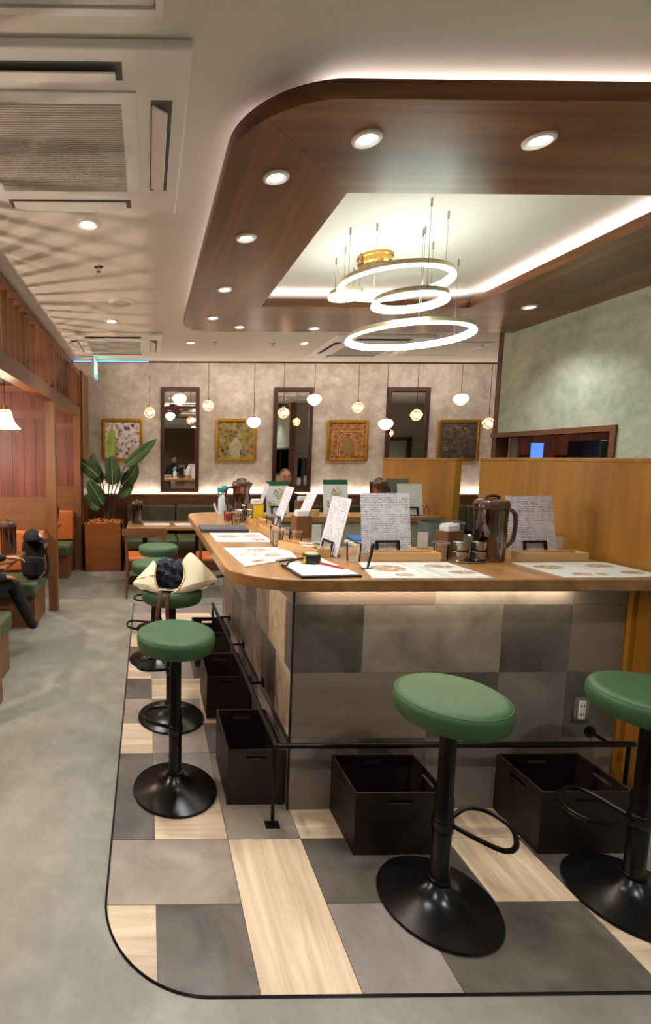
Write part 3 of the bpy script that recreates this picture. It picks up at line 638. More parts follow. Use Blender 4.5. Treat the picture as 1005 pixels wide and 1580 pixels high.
def tray(lb, loc, rz, lx, ly, h_=.042, cutlery=0, mat=PINE):
    t = T('wooden_tray', lb, 'tray', (loc[0], loc[1], ZK), rz, 'wooden cutlery trays'); q = .007
    ob('bottom', B().box(-lx / 2, lx / 2, -ly / 2, ly / 2, 0, .006), mat, t, smooth=0)
    for s_ in (-1, 1):
        ob('long_side', B().box(-lx / 2, lx / 2, s_ * ly / 2 - (q if s_ > 0 else 0), s_ * ly / 2 + (q if s_ < 0 else 0), .006, h_), mat, t, smooth=0)
        ob('short_side', B().box(s_ * lx / 2 - (q if s_ > 0 else 0), s_ * lx / 2 + (q if s_ < 0 else 0), -ly / 2 + q, ly / 2 - q, .006, h_), mat, t, smooth=0)
    return t
def spoon(lb, loc, rz, tilt=0):
    b = B().tube([(-.07, 0, .002), (0, 0, .004), (.045, 0, .003)], [.004, .0025, .003], 6).ball((.065, 0, .003), (.026, .015, .004), 12, 6)
    tag(ob('spoon', b, STEEL, None, (loc[0], loc[1], loc[2]), (tilt, -.06, rz)), lb, 'spoon', 'cutlery in wooden trays')
tray('long light wooden tray in front of the middle menu sheet', (1.17, 2.235), .0, .305, .075)
tray('long light wooden tray before the right menu sheet', (1.845, 2.235), .0, .30, .075)
tray('wooden tray full of cutlery behind the tape measure', (.772, 2.43), -1.15, .28, .085)
tray('wooden tray beside the glass cups on the left arm', (.762, 3.04), -1.5, .26, .08)
tray('wooden tray below the yellow napkin box', (.77, 3.50), -1.45, .24, .08)
for i in range(3): spoon(['lowest', 'middle', 'topmost'][i] + ' steel spoon in the cutlery tray behind the tape measure', (.765 + .012 * i, 2.45 - .02 * i, ZK + .018 + .007 * i), -1.15 + .12 * (i - 1))
spoon('steel spoon in the tray below the yellow napkin box', (.77, 3.5, ZK + .018), -1.4)
for i in range(2): tag(ob('paper_sachet', B().box(-.03, .03, -.012, .012, 0, .003), PAPER, None, (.785 + .006 * i, 2.40 + .05 * i, ZK + .038 + .004 * i), (0, 0, -.9 + .5 * i), bev=.001), ['lower', 'upper'][i] + ' white paper sachet on the cutlery behind the tape measure', 'sachet', 'sachets in the tray')
tag(ob('paper_slip', B().box(-.05, .05, -.028, .028, 0, .002), PAPER, None, (1.79, 2.235, ZK + .03), (0, 0, 0)), 'white paper slip in the right wooden tray', 'paper')
def napkins(lb, loc, rz, w_=.1, d_=.07, h_=.125, card=False):
    t = T('napkin_holder', lb, 'napkin holder', (loc[0], loc[1], ZK), rz, 'wooden napkin boxes')
    ob('box', B().box(-w_ / 2, w_ / 2, -d_ / 2, -d_ / 2 + .006, 0, h_).box(-w_ / 2, w_ / 2, d_ / 2 - .006, d_ / 2, 0, h_).box(-w_ / 2, -w_ / 2 + .006, -d_ / 2 + .006, d_ / 2 - .006, 0, h_).box(w_ / 2 - .006, w_ / 2, -d_ / 2 + .006, d_ / 2 - .006, 0, h_).box(-w_ / 2 + .006, w_ / 2 - .006, -d_ / 2 + .006, d_ / 2 - .006, 0, .006), NAPW, t, smooth=0)
    nb = B()
    for i in range(6): nb.box(-w_ / 2 + .012, w_ / 2 - .014 + .003 * (i % 2), -d_ / 2 + .01 + i * .0085, -d_ / 2 + .016 + i * .0085, .006, h_ + .028 + .006 * math.sin(i * 2))
    ob('napkins', nb, PAPER, t, bev=.001)
    if card: ob('yellow_card', B().box(-w_ / 2 + .003, w_ / 2 - .003, -d_ / 2 - .002, -d_ / 2, .02, h_ - .005), YELLOW, t, smooth=0)
    return t
napkins('wooden napkin box left of the cruet set on the near arm', (1.44, 2.34), .35)
napkins('wooden napkin box beside the slim slanted menu', (.905, 2.90), .2, .095, .07, .13)
napkins('wooden napkin box with bright yellow card in front', (.80, 3.66), .3, .09, .08, .13, True)
napkins('wooden napkin box on the far counter arm by the man', (1.27, 4.06), .1, .1, .08, .12)
def tumbler(lb, loc, r=.032, h_=.085, water=0):
    t = T('drinking_glass', lb, 'glass', (loc[0], loc[1], ZK), 0, 'clear glasses on the counter')
    ob('glass_wall', B().lathe([(0, 0), (r * .86, 0), (r, h_), (r - .0025, h_), (r * .86 - .0025, .008), (0, .008)], 24), GLASS, t)
    ob('rim', B().tube([(r * math.cos(k * PI / 12), r * math.sin(k * PI / 12), h_) for k in range(24)], .0012, 5, True), plain('glass_rim', 'd8dbd8', .1, 0, .5), t)
    if water: ob('water', B().lathe([(0, .009), (r * .83, .009), (r * .9, water), (0, water)], 20), clearglass('water_%d' % int(loc[0] * 1000), (.9, .92, .9, 1), .1), t)
    return t
tumbler('empty glass between long wooden tray and napkin box', (1.355, 2.255), .034, .08)
tumbler('half full water glass before the dark pitcher', (.605, 3.36), .033, .1, .05)
tumbler('clear glass standing by the slanted menu sheet and black pen', (.94, 2.23), .034, .085)
for i, (x, y, h_) in enumerate(((.69, 2.60, .085), (.745, 2.66, .09), (.70, 2.69, .1), (.79, 2.60, .08))): tumbler(['short glass at the front of the cluster on the left arm', 'right glass of the cluster on the left arm', 'tall glass at the back of the cluster on the left arm', 'glass beside the cutlery tray in the cluster'][i], (x, y), .03, h_)
for i, (x, y) in enumerate(((.82, 3.30), (.845, 3.22))): tumbler(['farther small glass under the slanted menu sheets', 'nearer small glass under the slanted menu sheets'][i], (x, y), .026, .09)
def cruet(lb, loc, rz, red=False):
    t = T('cruet_set', lb, 'cruet set', (loc[0], loc[1], ZK), rz, 'steel cruet sets')
    ob('base_ring', B().tube([(.07 * math.cos(k * PI / 12), .05 * math.sin(k * PI / 12), .006) for k in range(24)], .003, 6, True).box(-.06, .06, -.04, .04, .002, .005), CHROME, t)
    ob('handle', B().cyl((0, 0, .004), (0, 0, .115), .005, 10).ball((0, 0, .12), (.016, .016, .007), 12, 6), CHROME, t)
    for x, y in ((-.042, 0), (.042, -.005)):
        for k in range(2):
            c = ob('bowl', B().lathe([(0, .008), (.026, .008), (.031, .018), (.033, .048), (.03, .05), (.028, .02), (0, .014)], 20, (x, y, .045 * k)), STEEL, t)
            ob('band', B().tube([(x + .0335 * math.cos(q * PI / 10), y + .0335 * math.sin(q * PI / 10), .046 + .045 * k) for q in range(20)], .0018, 5, True), CHROME, c)
    for x in (-.02, .02): ob('shaker', B().lathe([(0, .006), (.014, .006), (.015, .07), (.012, .085), (0, .09)], 14, (x, .032, 0)), CHROME, t)
    if red: ob('red_relish', B().lathe([(0, .055), (.018, .055), (.02, .09), (0, .09)], 14, (-.075, .02, -.04)), RED, t)
    return t
cruet('steel cruet set with stacked bowls in front of the smoky pitcher', (1.46, 2.215), .1); cruet('steel cruet set behind the water glass on the left arm', (.70, 3.60), .4)
t = T('relish_jar', 'small jar of red relish behind the water glass', 'jar', (.60, 3.68, ZK)); ob('jar', B().lathe([(0, 0), (.03, 0), (.032, .07), (.029, .07), (.028, .004), (0, .004)], 20), GLASS, t); ob('relish', B().lathe([(0, .004), (.0275, .004), (.0285, .055), (0, .055)], 20), RED, t); ob('ladle', B().tube([(0, 0, .03), (.01, 0, .1), (.02, 0, .12)], .003, 6), STEEL, t)
def pitcher(lb, loc, rz, s=1.0, z=None):
    t = T('water_pitcher', lb, 'pitcher', (loc[0], loc[1], ZK if z is None else z), rz, 'smoky brown water pitchers'); t.scale = (s, s, s)
    ob('body', B().lathe([(0, 0), (.062, 0), (.066, .008), (.067, .2), (.07, .235), (.0665, .235), (.0635, .2), (.0625, .012), (0, .01)], 36), PITCH, t)
    ob('water', B().lathe([(0, .012), (.061, .012), (.0625, .15), (0, .15)], 28), clearglass('tea_in_pitcher', (.6, .42, .32, 1), .05) if 'tea_in_pitcher' not in MC else MC['tea_in_pitcher'], t)
    ob('lid', B().lathe([(.066, .236), (.0725, .238), (.074, .262), (.066, .276), (.03, .284), (0, .285)], 36), PITCHL, t)
    ob('lid_knob', B().tube(sub([(-.035, 0, .28), (-.03, 0, .292), (0, 0, .296), (.03, 0, .292), (.035, 0, .28)], 3), .007, 8), PITCHL, t)
    ob('spout', B().add([(-.064, -.02, .262), (-.064, .02, .262), (-.064, 0, .215), (-.096, 0, .262)], [(0, 1, 3), (0, 3, 2), (1, 2, 3), (0, 2, 1)]), PITCHL, t)
    ob('handle', B().tube(sub([(.062, 0, .225), (.1, 0, .228), (.122, 0, .2), (.124, 0, .13), (.112, 0, .085), (.085, 0, .06), (.062, 0, .055)], 4), .0095, 8), PITCHL, t)
    return t
pitcher('large smoky brown water pitcher on the near counter arm', (1.58, 2.262), .08)
pitcher('brown water pitcher next to the spray bottle', (.76, 4.02), PI - .1)
pitcher('brown pitcher on the far counter arm half hidden by a menu sheet', (1.92, 4.12), .4)
t = T('spray_bottle', 'white spray bottle with teal trigger at the far counter end', 'bottle', (.615, 4.06, ZK), .4)
ob('bottle', B().lathe([(0, 0), (.034, 0), (.036, .01), (.036, .13), (.025, .155), (.014, .165), (.014, .185), (0, .185)], 20), plain('pale_bottle', 'cfdbe2', .3, 0, .2), t); ob('trigger_head', B().box(-.045, .03, -.014, .014, .185, .225).box(-.045, -.03, -.008, .008, .15, .19), TEAL, t, bev=.006); ob('cloth', B().ball((.012, 0, .215), (.03, .026, .035), 12, 8), TEAL, t)
def card(lb, loc, rz):
    t = T('acrylic_card_stand', lb, 'card', (loc[0], loc[1], ZK), rz, 'small upright card stands'); ob('card', B().box(-.027, .027, -.001, .001, .004, .085), CARDP, t, smooth=0); ob('acrylic_holder', B().box(-.03, .03, .0015, .004, 0, .09).box(-.03, .03, -.015, .015, 0, .003), GLASS, t, smooth=0)
card('small card stand beside the middle menu sheet', (1.43, 2.545), .0); card('small card stand at the amber partition', (2.03, 2.42), .0)
t = T('frosted_acrylic_stand', 'pale frosted acrylic stand beside the wooden napkin box', 'stand', (.935, 2.72, ZK), .1); ob('plate', B().box(-.024, .024, -.003, .003, 0, .1), FROST, t, bev=.001); ob('foot', B().box(-.024, .024, -.02, .02, 0, .004), FROST, t)
tag(ob('wooden_cup', B().lathe([(0, 0), (.034, 0), (.037, .045), (.033, .045), (.03, .006), (0, .006)], 20), PINE, None, (1.36, 4.02, ZK)), 'low round wooden cup on the far counter arm', 'cup')
for i, x in enumerate((2.26, 2.3)): t = T('spice_shaker', ['left', 'right'][i] + ' tiny clear spice shaker at the end of the far arm', 'shaker', (x, 4.06, ZK), 0, 'spice shakers'); ob('jar', B().lathe([(0, 0), (.013, 0), (.014, .05), (.009, .06), (0, .06)], 14), GLASS, t); ob('lid', B().lathe([(0, .06), (.011, .06), (.01, .075), (0, .078)], 14), CHROME, t)
# inside the U: work table with towels, plates and boxes
t = T('work_table', 'low steel work table inside the counter', 'table', (1.75, 3.62, 0)); ob('top', B().box(-.6, .6, -.28, .3, .82, .85), STEEL, t, bev=.003); ob('shelf', B().box(-.58, .58, -.26, .28, .2, .22), STEEL, t)
for sx in (-.56, .56):
    for sy in (-.24, .26): ob('leg', B().cyl((sx, sy, 0), (sx, sy, .82), .016, 10), STEEL, t)
for i, (z, m, w_) in enumerate(((.851, BLUEC, .3), (.886, BLUEC, .29), (.921, plain('cream_towel', 'cfc9a4', .85), .28), (.956, BLUEC, .25))): tag(ob('folded_towel', B().box(-w_ / 2, w_ / 2, -.1, .1, 0, .034), m, None, (1.6, 3.55, z), (0, 0, .1 - .04 * i), bev=.012), ['bottom blue towel of the folded pile inside the counter', 'second blue towel of the folded pile inside the counter', 'cream towel in the folded pile inside the counter', 'top blue towel of the folded pile inside the counter'][i], 'towel', 'folded towels')
t = T('teal_box', 'pale teal lidded box inside the counter', 'box', (1.72, 3.1, 0)); ob('body', B().box(-.12, .12, -.09, .09, .76, .9), plain('pale_teal', '8fb5a4', .5), t, bev=.006); ob('lid', B().box(-.125, .125, -.095, .095, .9, .92), plain('paler_teal', 'b4d0c2', .5), t, bev=.004)
t = T('prep_counter', 'white prep surface inside the near arm of the counter', 'worktop', (1.45, 2.95, 0)); ob('surface', B().box(-.45, .62, -.25, .28, .70, .76), plain('prep_white', 'c9ccc0', .4), t, bev=.004); ob('body', B().box(-.43, .6, -.22, .25, 0, .70), STEEL, t)
for i in range(5): tag(ob('plate', B().lathe([(0, 0), (.07, 0), (.11, .012), (.112, .015), (.07, .004), (0, .004)], 32), WHITE, None, (1.25, 2.93, .761 + .009 * i)), ['bottom', 'second', 'third', 'fourth', 'top'][i] + ' white plate of the stack inside the counter', 'plate', 'stacked plates')
tag(ob('grey_bin', B().lathe([(0, 0), (.13, 0), (.15, .25), (.145, .25), (.125, .01), (0, .01)], 28), plain('bin_grey', '5f625e', .5), None, (2.12, 3.55, .851)), 'grey round bin on the work table inside the counter', 'bin')

# ------------------------------------------------------------------ bag on the second stool
t = T('cream_bag', 'cream canvas bag with brown straps lying on a stool stuffed with navy clothing', 'bag', (.143, 2.86, SH + .031))
def sheetmesh(rows, th=.004):
    b = B(); n = len(rows[0])
    vs = [p for r in rows for p in r]; fs = [(i * n + j, i * n + j + 1, (i + 1) * n + j + 1, (i + 1) * n + j) for i in range(len(rows) - 1) for j in range(n - 1)]
    b.add(vs, fs); return b
def cloth(nm, rows, m, par, th=.004, sm=60):
    o = ob(nm, sheetmesh([sub(r, 3) for r in rows] if len(rows[0]) > 2 else rows), m, par, smooth=sm)
    md = o.modifiers.new('solid', 'SOLIDIFY'); md.thickness = th; md.offset = 0; md = o.modifiers.new('sub', 'SUBSURF'); md.levels = 1; md.render_levels = 1; return o
cloth('right_flap', [[(.05, -.09, .17), (.09, -.06, .215), (.12, .0, .20)], [(.07, -.13, .09), (.16, -.10, .13), (.21, .0, .11)], [(.02, -.175, .02), (.15, -.16, .06), (.28, -.04, .045)], [(-.03, -.17, .004), (.10, -.15, .006), (.26, -.02, .03)]], CREAM, t)
cloth('left_flap', [[(-.09, -.07, .15), (-.105, -.03, .165), (-.11, .03, .14)], [(-.10, -.12, .09), (-.15, -.08, .10), (-.18, .02, .07)], [(-.09, -.165, .03), (-.16, -.13, .04), (-.24, -.01, .02)], [(-.05, -.175, .004), (-.13, -.13, .005), (-.22, .0, .005)]], CREAM, t)
cloth('back_panel', [[(-.11, .05, .13), (0, .07, .12), (.12, .05, .17)], [(-.14, .1, .06), (0, .12, .06), (.18, .09, .07)], [(-.15, .12, .005), (0, .14, .005), (.2, .1, .01)]], CREAM, t)
cloth('bottom_panel', [[(-.2, -.1, .012), (0, -.15, .012), (.2, -.1, .012)], [(-.2, .0, .008), (0, .0, .008), (.22, .0, .008)], [(-.14, .11, .008), (0, .13, .008), (.16, .1, .008)]], CREAM, t)
def crump(p):
    s_ = 1 + .16 * math.sin(9 * p.x * 9 + 3) * math.cos(80 * p.y + 60 * p.z) + .1 * math.sin(130 * p.z + 70 * p.x); return p * s_
ob('navy_clothing', B().ball((-.02, -.03, .085), (.1, .09, .085), 28, 18, fn=crump).ball((.03, -.05, .11), (.055, .05, .055), 20, 12, fn=crump).ball((-.06, -.05, .12), (.04, .04, .05), 18, 12, fn=crump), NAVY, t)
OCH = plain('ochre_edging', 'a58b3a', .7)
ob('yellow_edging', B().tube(sub([(-.09, -.075, .15), (-.1, -.125, .09), (-.085, -.17, .03)], 4), .004, 6), OCH, t); ob('yellow_edging', B().tube(sub([(.05, -.093, .17), (.068, -.135, .09), (.02, -.178, .02)], 4), .004, 6), OCH, t)
ob('strap', B().tube(sub([(-.07, -.172, .02), (-.075, -.2, -.03), (-.09, -.21, -.12), (-.075, -.21, -.2), (-.05, -.215, -.22), (-.03, -.21, -.19), (-.035, -.205, -.08), (-.03, -.18, .01)], 4), [.011] * 29, 8), LEATH, t)
ob('side_seam', B().tube([(-.215, -.055, .055), (-.10, -.125, .10)], .002, 5), LEATH, t)
t = T('umbrella', 'folded black umbrella lying behind the cream bag on the stool', 'umbrella', (.30, 2.90, SH + .045), .35); ob('canopy', B().tube([(-.1, .0, .02), (.0, 0, .025), (.09, 0, .02)], [.012, .024, .015], 10), BLACKF, t); ob('handle', B().tube([(.09, 0, .02), (.15, 0, .025), (.17, -.01, .03)], .008, 8), BLACKP, t); ob('shaft_ring', B().tube([(-.13, -.07, .01), (.12, -.05, .012)], .004, 6), CHROME, t)

# ------------------------------------------------------------------ back wall: ledge, bench, mirrors, pictures, pendants
led = T('bench_ledge', 'long brown wood panel and pale ledge along the back wall', 'ledge', (0, 7.45, 0)); ob('panel', B().box(-.88, 6.3, 0, .03, .0, 1.0), BR_X, led, smooth=0); ob('cap', B().box(-.88, 6.3, -.012, .085, 1.0, 1.016), plain('ledge_cap', 'cbb28c', .4), led, smooth=0)
bn = T('long_bench', 'long upholstered bench along the back wall behind the tables', 'bench', (0, 0, 0))
ob('plinth', B().box(-.3, 6.2, 6.78, 7.44, 0, .3), RED_X, bn, smooth=0)
for i in range(9):
    x = -.3 + i * .72
    ob('seat_cushion', B().box(x + .004, x + .716, 6.72, 7.3, .3, .44), GREEN2, bn, bev=.025); ob('back_cushion', B().box(x + .004, x + .716, 7.3, 7.44, .46, .86), GREEND, bn, bev=.03)
def mirror(lb, x0, x1, z0, z1):
    t = T('wall_mirror', lb, 'mirror', (x0, YW, z0), 0, 'tall dark framed mirrors'); w_, h_ = x1 - x0, z1 - z0; f = .055
    ob('glass', B().box(f - .01, w_ - f + .01, -.018, -.004, f - .01, h_ - f + .01), MIRROR, t, smooth=0)
    ob('frame', B().box(0, f, -.04, 0, 0, h_).box(w_ - f, w_, -.04, 0, 0, h_).box(f, w_ - f, -.04, 0, 0, f).box(f, w_ - f, -.04, 0, h_ - f, h_), DKBR, t, smooth=0)
mirror('tall dark framed mirror left, behind the plant leaf', .2, .78, 1.03, 2.6); mirror('tall dark framed mirror in the middle above the seated man', 1.90, 2.49, 1.03, 2.6); mirror('tall dark framed mirror on the right half hidden by the partition', 3.61, 4.25, 1.03, 2.61)
def picture(lb, x0, x1, z0, z1, m, motif):
    t = T('framed_picture', lb, 'picture', (x0, YW, z0), 0, 'gold framed pictures'); w_, h_ = x1 - x0, z1 - z0; f = .04
    cv = ob('canvas', B().box(f - .005, w_ - f + .005, -.014, -.002, f - .005, h_ - f + .005), m, t, smooth=0)
    ob('frame', B().box(0, f, -.03, 0, 0, h_).box(w_ - f, w_, -.03, 0, 0, h_).box(f, w_ - f, -.03, 0, 0, f).box(f, w_ - f, -.03, 0, h_ - f, h_), GOLD, t, bev=.008)
    ob('inner_bead', B().tube([(f, -.022, f), (w_ - f, -.022, f), (w_ - f, -.022, h_ - f), (f, -.022, h_ - f)], .006, 6, True), GOLD, t)
    for nm, b, mm in motif(w_, h_): ob(nm, b, mm, cv, smooth=0)
def disc(cx, cz, rx_, rz2, n=16, y=-.0145):
    return B().add([(cx + rx_ * math.cos(2 * PI * k / n), y, cz + rz2 * math.sin(2 * PI * k / n)) for k in range(n)], [tuple(range(n))])
def m1(w_, h_):
    b = B(); random.seed(3)
    for i in range(16):
        d = disc(random.uniform(.09, w_ - .09), random.uniform(.09, h_ - .09), random.uniform(.01, .024), random.uniform(.012, .03), 10); b.add(d.v, d.f)
    return [('flower_motifs', b, plain('violet_print', '5d4a58', .6))]
def m2(w_, h_):
    a_ = B(); prof = [(.06, .05), (.09, .13), (.1, .2), (.085, .25), (.05, .3), (.02, .36)]
    a_.add([(w_ / 2 - r, -.0145, z) for r, z in prof] + [(w_ / 2 + r, -.0145, z) for r, z in prof[::-1]], [tuple(range(12))])
    b = B(); random.seed(5)
    for i in range(9):
        d = disc(random.uniform(w_ * .62, w_ - .08), random.uniform(.09, .24), .014, .014, 10); b.add(d.v, d.f)
    return [('pale_figure', a_, patchwork('pale_embroidery', ['6d6446', '93896a', 'b0a886'], 40)), ('flower_motifs', b, plain('pink_print', 'b07a6a', .6)), ('dark_flower', disc(.11, .16, .025, .028), plain('print_black', '2a1f1a', .6))]
def m3(w_, h_):
    b = B(); o = []
    for r in (.15, .12):
        p = [(w_ / 2 - r, -.0145, .08)] + [(w_ / 2 + r * math.cos(math.radians(180 - 180 * k / 12)), -.0145, .24 + r * 1.2 * math.sin(math.radians(180 * k / 12))) for k in range(13)] + [(w_ / 2 + r, -.0145, .08)]
        b.tube(p, .006, 5)
    b.tube([(.08, -.0145, h_ - .12), (w_ - .08, -.0145, h_ - .12)], .007, 5).tube([(.08, -.0145, h_ - .17), (w_ - .08, -.0145, h_ - .17)], .005, 5)
    for x in (.09, w_ - .09): b.tube([(x, -.0145, .08), (x, -.0145, h_ - .17)], .006, 5)
    return [('arch_embroidery', b, plain('ochre_thread', 'b98a4a', .6)), ('medallion', disc(w_ / 2, h_ * .62, .025, .025), plain('umber_print', '4a2a16', .6)), ('field', disc(w_ / 2, .2, .08, .1, 20, -.0142), plain('olive_print', '7d6a34', .7))]
def m4(w_, h_):
    b = B(); random.seed(8)
    for cx_, cz_, rx_, rz2, n in ((w_ * .48, h_ * .8, .12, .03, 26), (w_ * .27, h_ * .35, .08, .05, 22), (w_ * .55, h_ * .2, .05, .06, 8)):
        for i in range(n):
            d = disc(cx_ + random.uniform(-rx_, rx_), cz_ + random.uniform(-rz2, rz2), .007, .007, 8); b.add(d.v, d.f)
    return [('gold_sequins', b, plain('gold_thread', 'b7934a', .35, .5))]
picture('gold framed pale floral picture behind the plant', -.68, -.07, 1.5, 2.13, patchwork('pic_violet', ['3d3036', '8a7a7c', 'bdb0a8', 'd8ccc0'], 12), m1)
picture('gold framed olive picture with pale bell shaped figure', 1.03, 1.65, 1.5, 2.13, patchwork('pic_olive', ['3a2a18', '5d4a24', '7d6a3a', '8f8444'], 9), m2)
picture('gold framed rust brown picture with arch motif', 2.72, 3.35, 1.5, 2.12, patchwork('pic_rust', ['4a2712', '6d3f1e', '8a5a30', '9c7040'], 14), m3)
picture('gold framed dark picture with gold sequins on the right', 4.41, 5.05, 1.5, 2.13, patchwork('pic_dark', ['1d1714', '302722', '453a30', '5a4c3c'], 12), m4)

YP = 6.31
def opal(lb, x, z):
    t = T('opal_pendant', lb, 'pendant lamp', (x, YP, z), 0, 'white opal pendants'); t.scale = (.8, .8, .8); z = 3.02 - (3.02 - z) / .8
    ob('globe', B().lathe([(0, -.085), (.02, -.083), (.05, -.066), (.085, -.035), (.105, 0), (.108, .02), (.098, .05), (.07, .072), (.03, .083), (0, .084)], 32), OPAL, t)
    ob('cap', B().lathe([(0, .08), (.028, .08), (.026, .1), (.01, .112), (0, .112)], 18), BRASS, t); ob('cord', B().cyl((0, 0, .11), (0, 0, 3.02 - z), .004, 6), BLACKP, t); ob('ceiling_cap', B().lathe([(0, 3.0 - z), (.04, 3.0 - z), (.04, 3.02 - z), (0, 3.02 - z)], 16), BLACKP, t)
def crystal(lb, x, z):
    t = T('crystal_pendant', lb, 'pendant lamp', (x, YP, z), 0, 'faceted glass pendants'); t.scale = (.77, .77, .77); z = 3.02 - (3.02 - z) / .77
    b = B(); n = 8; pr = [(.012, -.092), (.05, -.075), (.082, -.035), (.095, .005), (.08, .045), (.045, .078), (.014, .09)]
    vs = []; fs = []
    for i, (r, zz) in enumerate(pr):
        for k in range(n):
            a_ = 2 * PI * (k + .5 * (i % 2)) / n; vs.append((r * math.cos(a_), r * math.sin(a_), zz))
    for i in range(len(pr) - 1):
        for k in range(n):
            j = (k + 1) % n; A0, A1, B0, B1 = i * n + k, i * n + j, (i + 1) * n + k, (i + 1) * n + j
            fs += ([(A0, A1, B0), (A1, B1, B0)] if i % 2 == 0 else [(A0, A1, B1), (A0, B1, B0)])
    b.add(vs, fs); sh = ob('glass_shade', b, CRYST, t, smooth=0)
    ed = B()
    for i in range(len(pr) - 1):
        for k in range(n):
            p0 = vs[i * n + k]; 
            for q in ((k, (k - 1) % n) if i % 2 == 0 else (k, (k + 1) % n)): ed.tube([p0, vs[(i + 1) * n + q]], .0022, 4)
    ob('facet_edges', ed, plain('peach_glass_edge', 'f0c0a0', .15, 0, .3), sh)
    ob('bulb', B().ball((0, 0, 0), .034, 14, 10), BULB, t); ob('cap', B().lathe([(0, .086), (.02, .086), (.018, .115), (0, .118)], 16), BRASS, t); ob('cord', B().cyl((0, 0, .115), (0, 0, 3.02 - z), .004, 6), BLACKP, t); ob('ceiling_cap', B().lathe([(0, 3.0 - z), (.04, 3.0 - z), (.04, 3.02 - z), (0, 3.02 - z)], 16), BLACKP, t)
wh = ['before the left mirror', 'overlapping the olive picture', 'right of the middle mirror', 'left of the right mirror', 'above the dark sequin picture']
for i, (x, z) in enumerate(((.40, 2.27), (1.33, 1.99), (2.08, 2.27), (2.99, 1.97), (3.92, 2.28))): opal('white opal glass pendant lamp ' + wh[i], x, z)
cr = ['left of the left mirror', 'between the left mirror and the olive picture', 'in front of the middle mirror', 'above the rust brown picture', 'overlapping the right mirror', 'farthest right by the green wall']
for i, (x, z) in enumerate(((.03, 2.11), (.76, 2.20), (1.7, 2.11), (2.63, 2.18), (3.37, 2.09), (4.29, 1.99))): crystal('faceted glass pendant lamp ' + cr[i], x, z)

# tables and chairs in front of the bench
tb0 = T('dining_table', 'x', 'table')
ob('top', B().box(-.55, .55, -.3, .3, .69, .725), wood('table_wood', '6d4a2c', 'a07a50', 'x', .3, 6, .2), tb0, bev=.006)
for s_ in (-.33, .33): ob('pedestal', B().cyl((s_, 0, .02), (s_, 0, .69), .03, 14), BLACKM, tb0); ob('foot', B().box(s_ - .2, s_ + .2, -.2, .2, 0, .018), BLACKM, tb0, bev=.004)
tb0.location = (.30, 6.2, 0); tb0['label'] = 'long brown dining table by the planter before the bench'; tb0['group'] = 'tables along the back bench'
dup(tb0, (2.05, 6.2, 0), 0, 'brown dining table before the seated man', 'tables along the back bench')
ch0 = T('dining_chair', 'x', 'chair')
OR2 = ORANGE
ob('seat', B().box(-.21, .21, -.2, .2, .41, .46), ORANGE, ch0, bev=.018)
CHW = wood('chair_wood', '4a2c18', '76492a', 'x', .4, 7)
for sx in (-1, 1):
    ob('leg', B().tube([(sx * .19, .18, .42), (sx * .205, .2, 0)], [.018, .012], 10), CHW, ch0); ob('leg', B().tube([(sx * .2, -.22, 0), (sx * .19, -.19, .42), (sx * .205, -.235, .72)], [.012, .018, .014], 10), CHW, ch0)
bk = B(); vs = []; n = 13
for k in range(n):
    a_ = -1 + 2 * k / (n - 1); x = .25 * a_; y = -.25 + .05 * a_ * a_; hh = .05 * (1 - .35 * a_ * a_)
    vs += [(x, y - .012, .74 - hh), (x, y + .012, .74 - hh), (x, y + .012, .75 + hh * .8), (x, y - .012, .75 + hh * .8)]
fs = [(k * 4 + q, k * 4 + (q + 1) % 4, k * 4 + 4 + (q + 1) % 4, k * 4 + 4 + q) for k in range(n - 1) for q in range(4)] + [(0, 1, 2, 3), tuple(range((n - 1) * 4, n * 4))]
ob('backrest', bk.add(vs, fs), CHW, ch0); ob('seat_rail', B().box(-.19, .19, -.18, .18, .385, .412), CHW, ch0, smooth=0)
ch0.location = (-.03, 5.62, 0); ch0['label'] = 'wooden chair with curved backrest left of the far stools'; ch0['group'] = 'curved back dining chairs'
dup(ch0, (.78, 5.62, 0), 0, 'wooden chair with orange seat beside the far counter end', 'curved back dining chairs')
dup(ch0, (1.7, 5.7, 0), 0, 'wooden chair hidden behind the far counter arm', 'curved back dining chairs')
pitcher('brown pitcher on the long table beside the plant', (-.13, 6.28), 1.2, 1.0, .726)
for i, x in enumerate((.12, .5)): tag(ob('menu_placemat', B().box(-.16, .16, -.11, .11, 0, .003), MATP, None, (x, 6.18, .7256), (0, 0, .05 * i), smooth=0), ['printed menu on the long table near the pitcher', 'printed menu on the long table near the counter end'][i], 'placemat', 'menus on the long table')
t = T('menu_stand', 'thin white menu card standing at the far counter end', 'menu', (.93, 6.25, .7256), 1.35); ob('sheet', B().box(-.1, .1, -.001, .001, .0, .27), PAPER, t, (0, 0, .003), (-.35, 0, 0), smooth=0); ob('holder_foot', B().box(-.06, .06, -.03, .1, 0, .004), BLACKP, t)

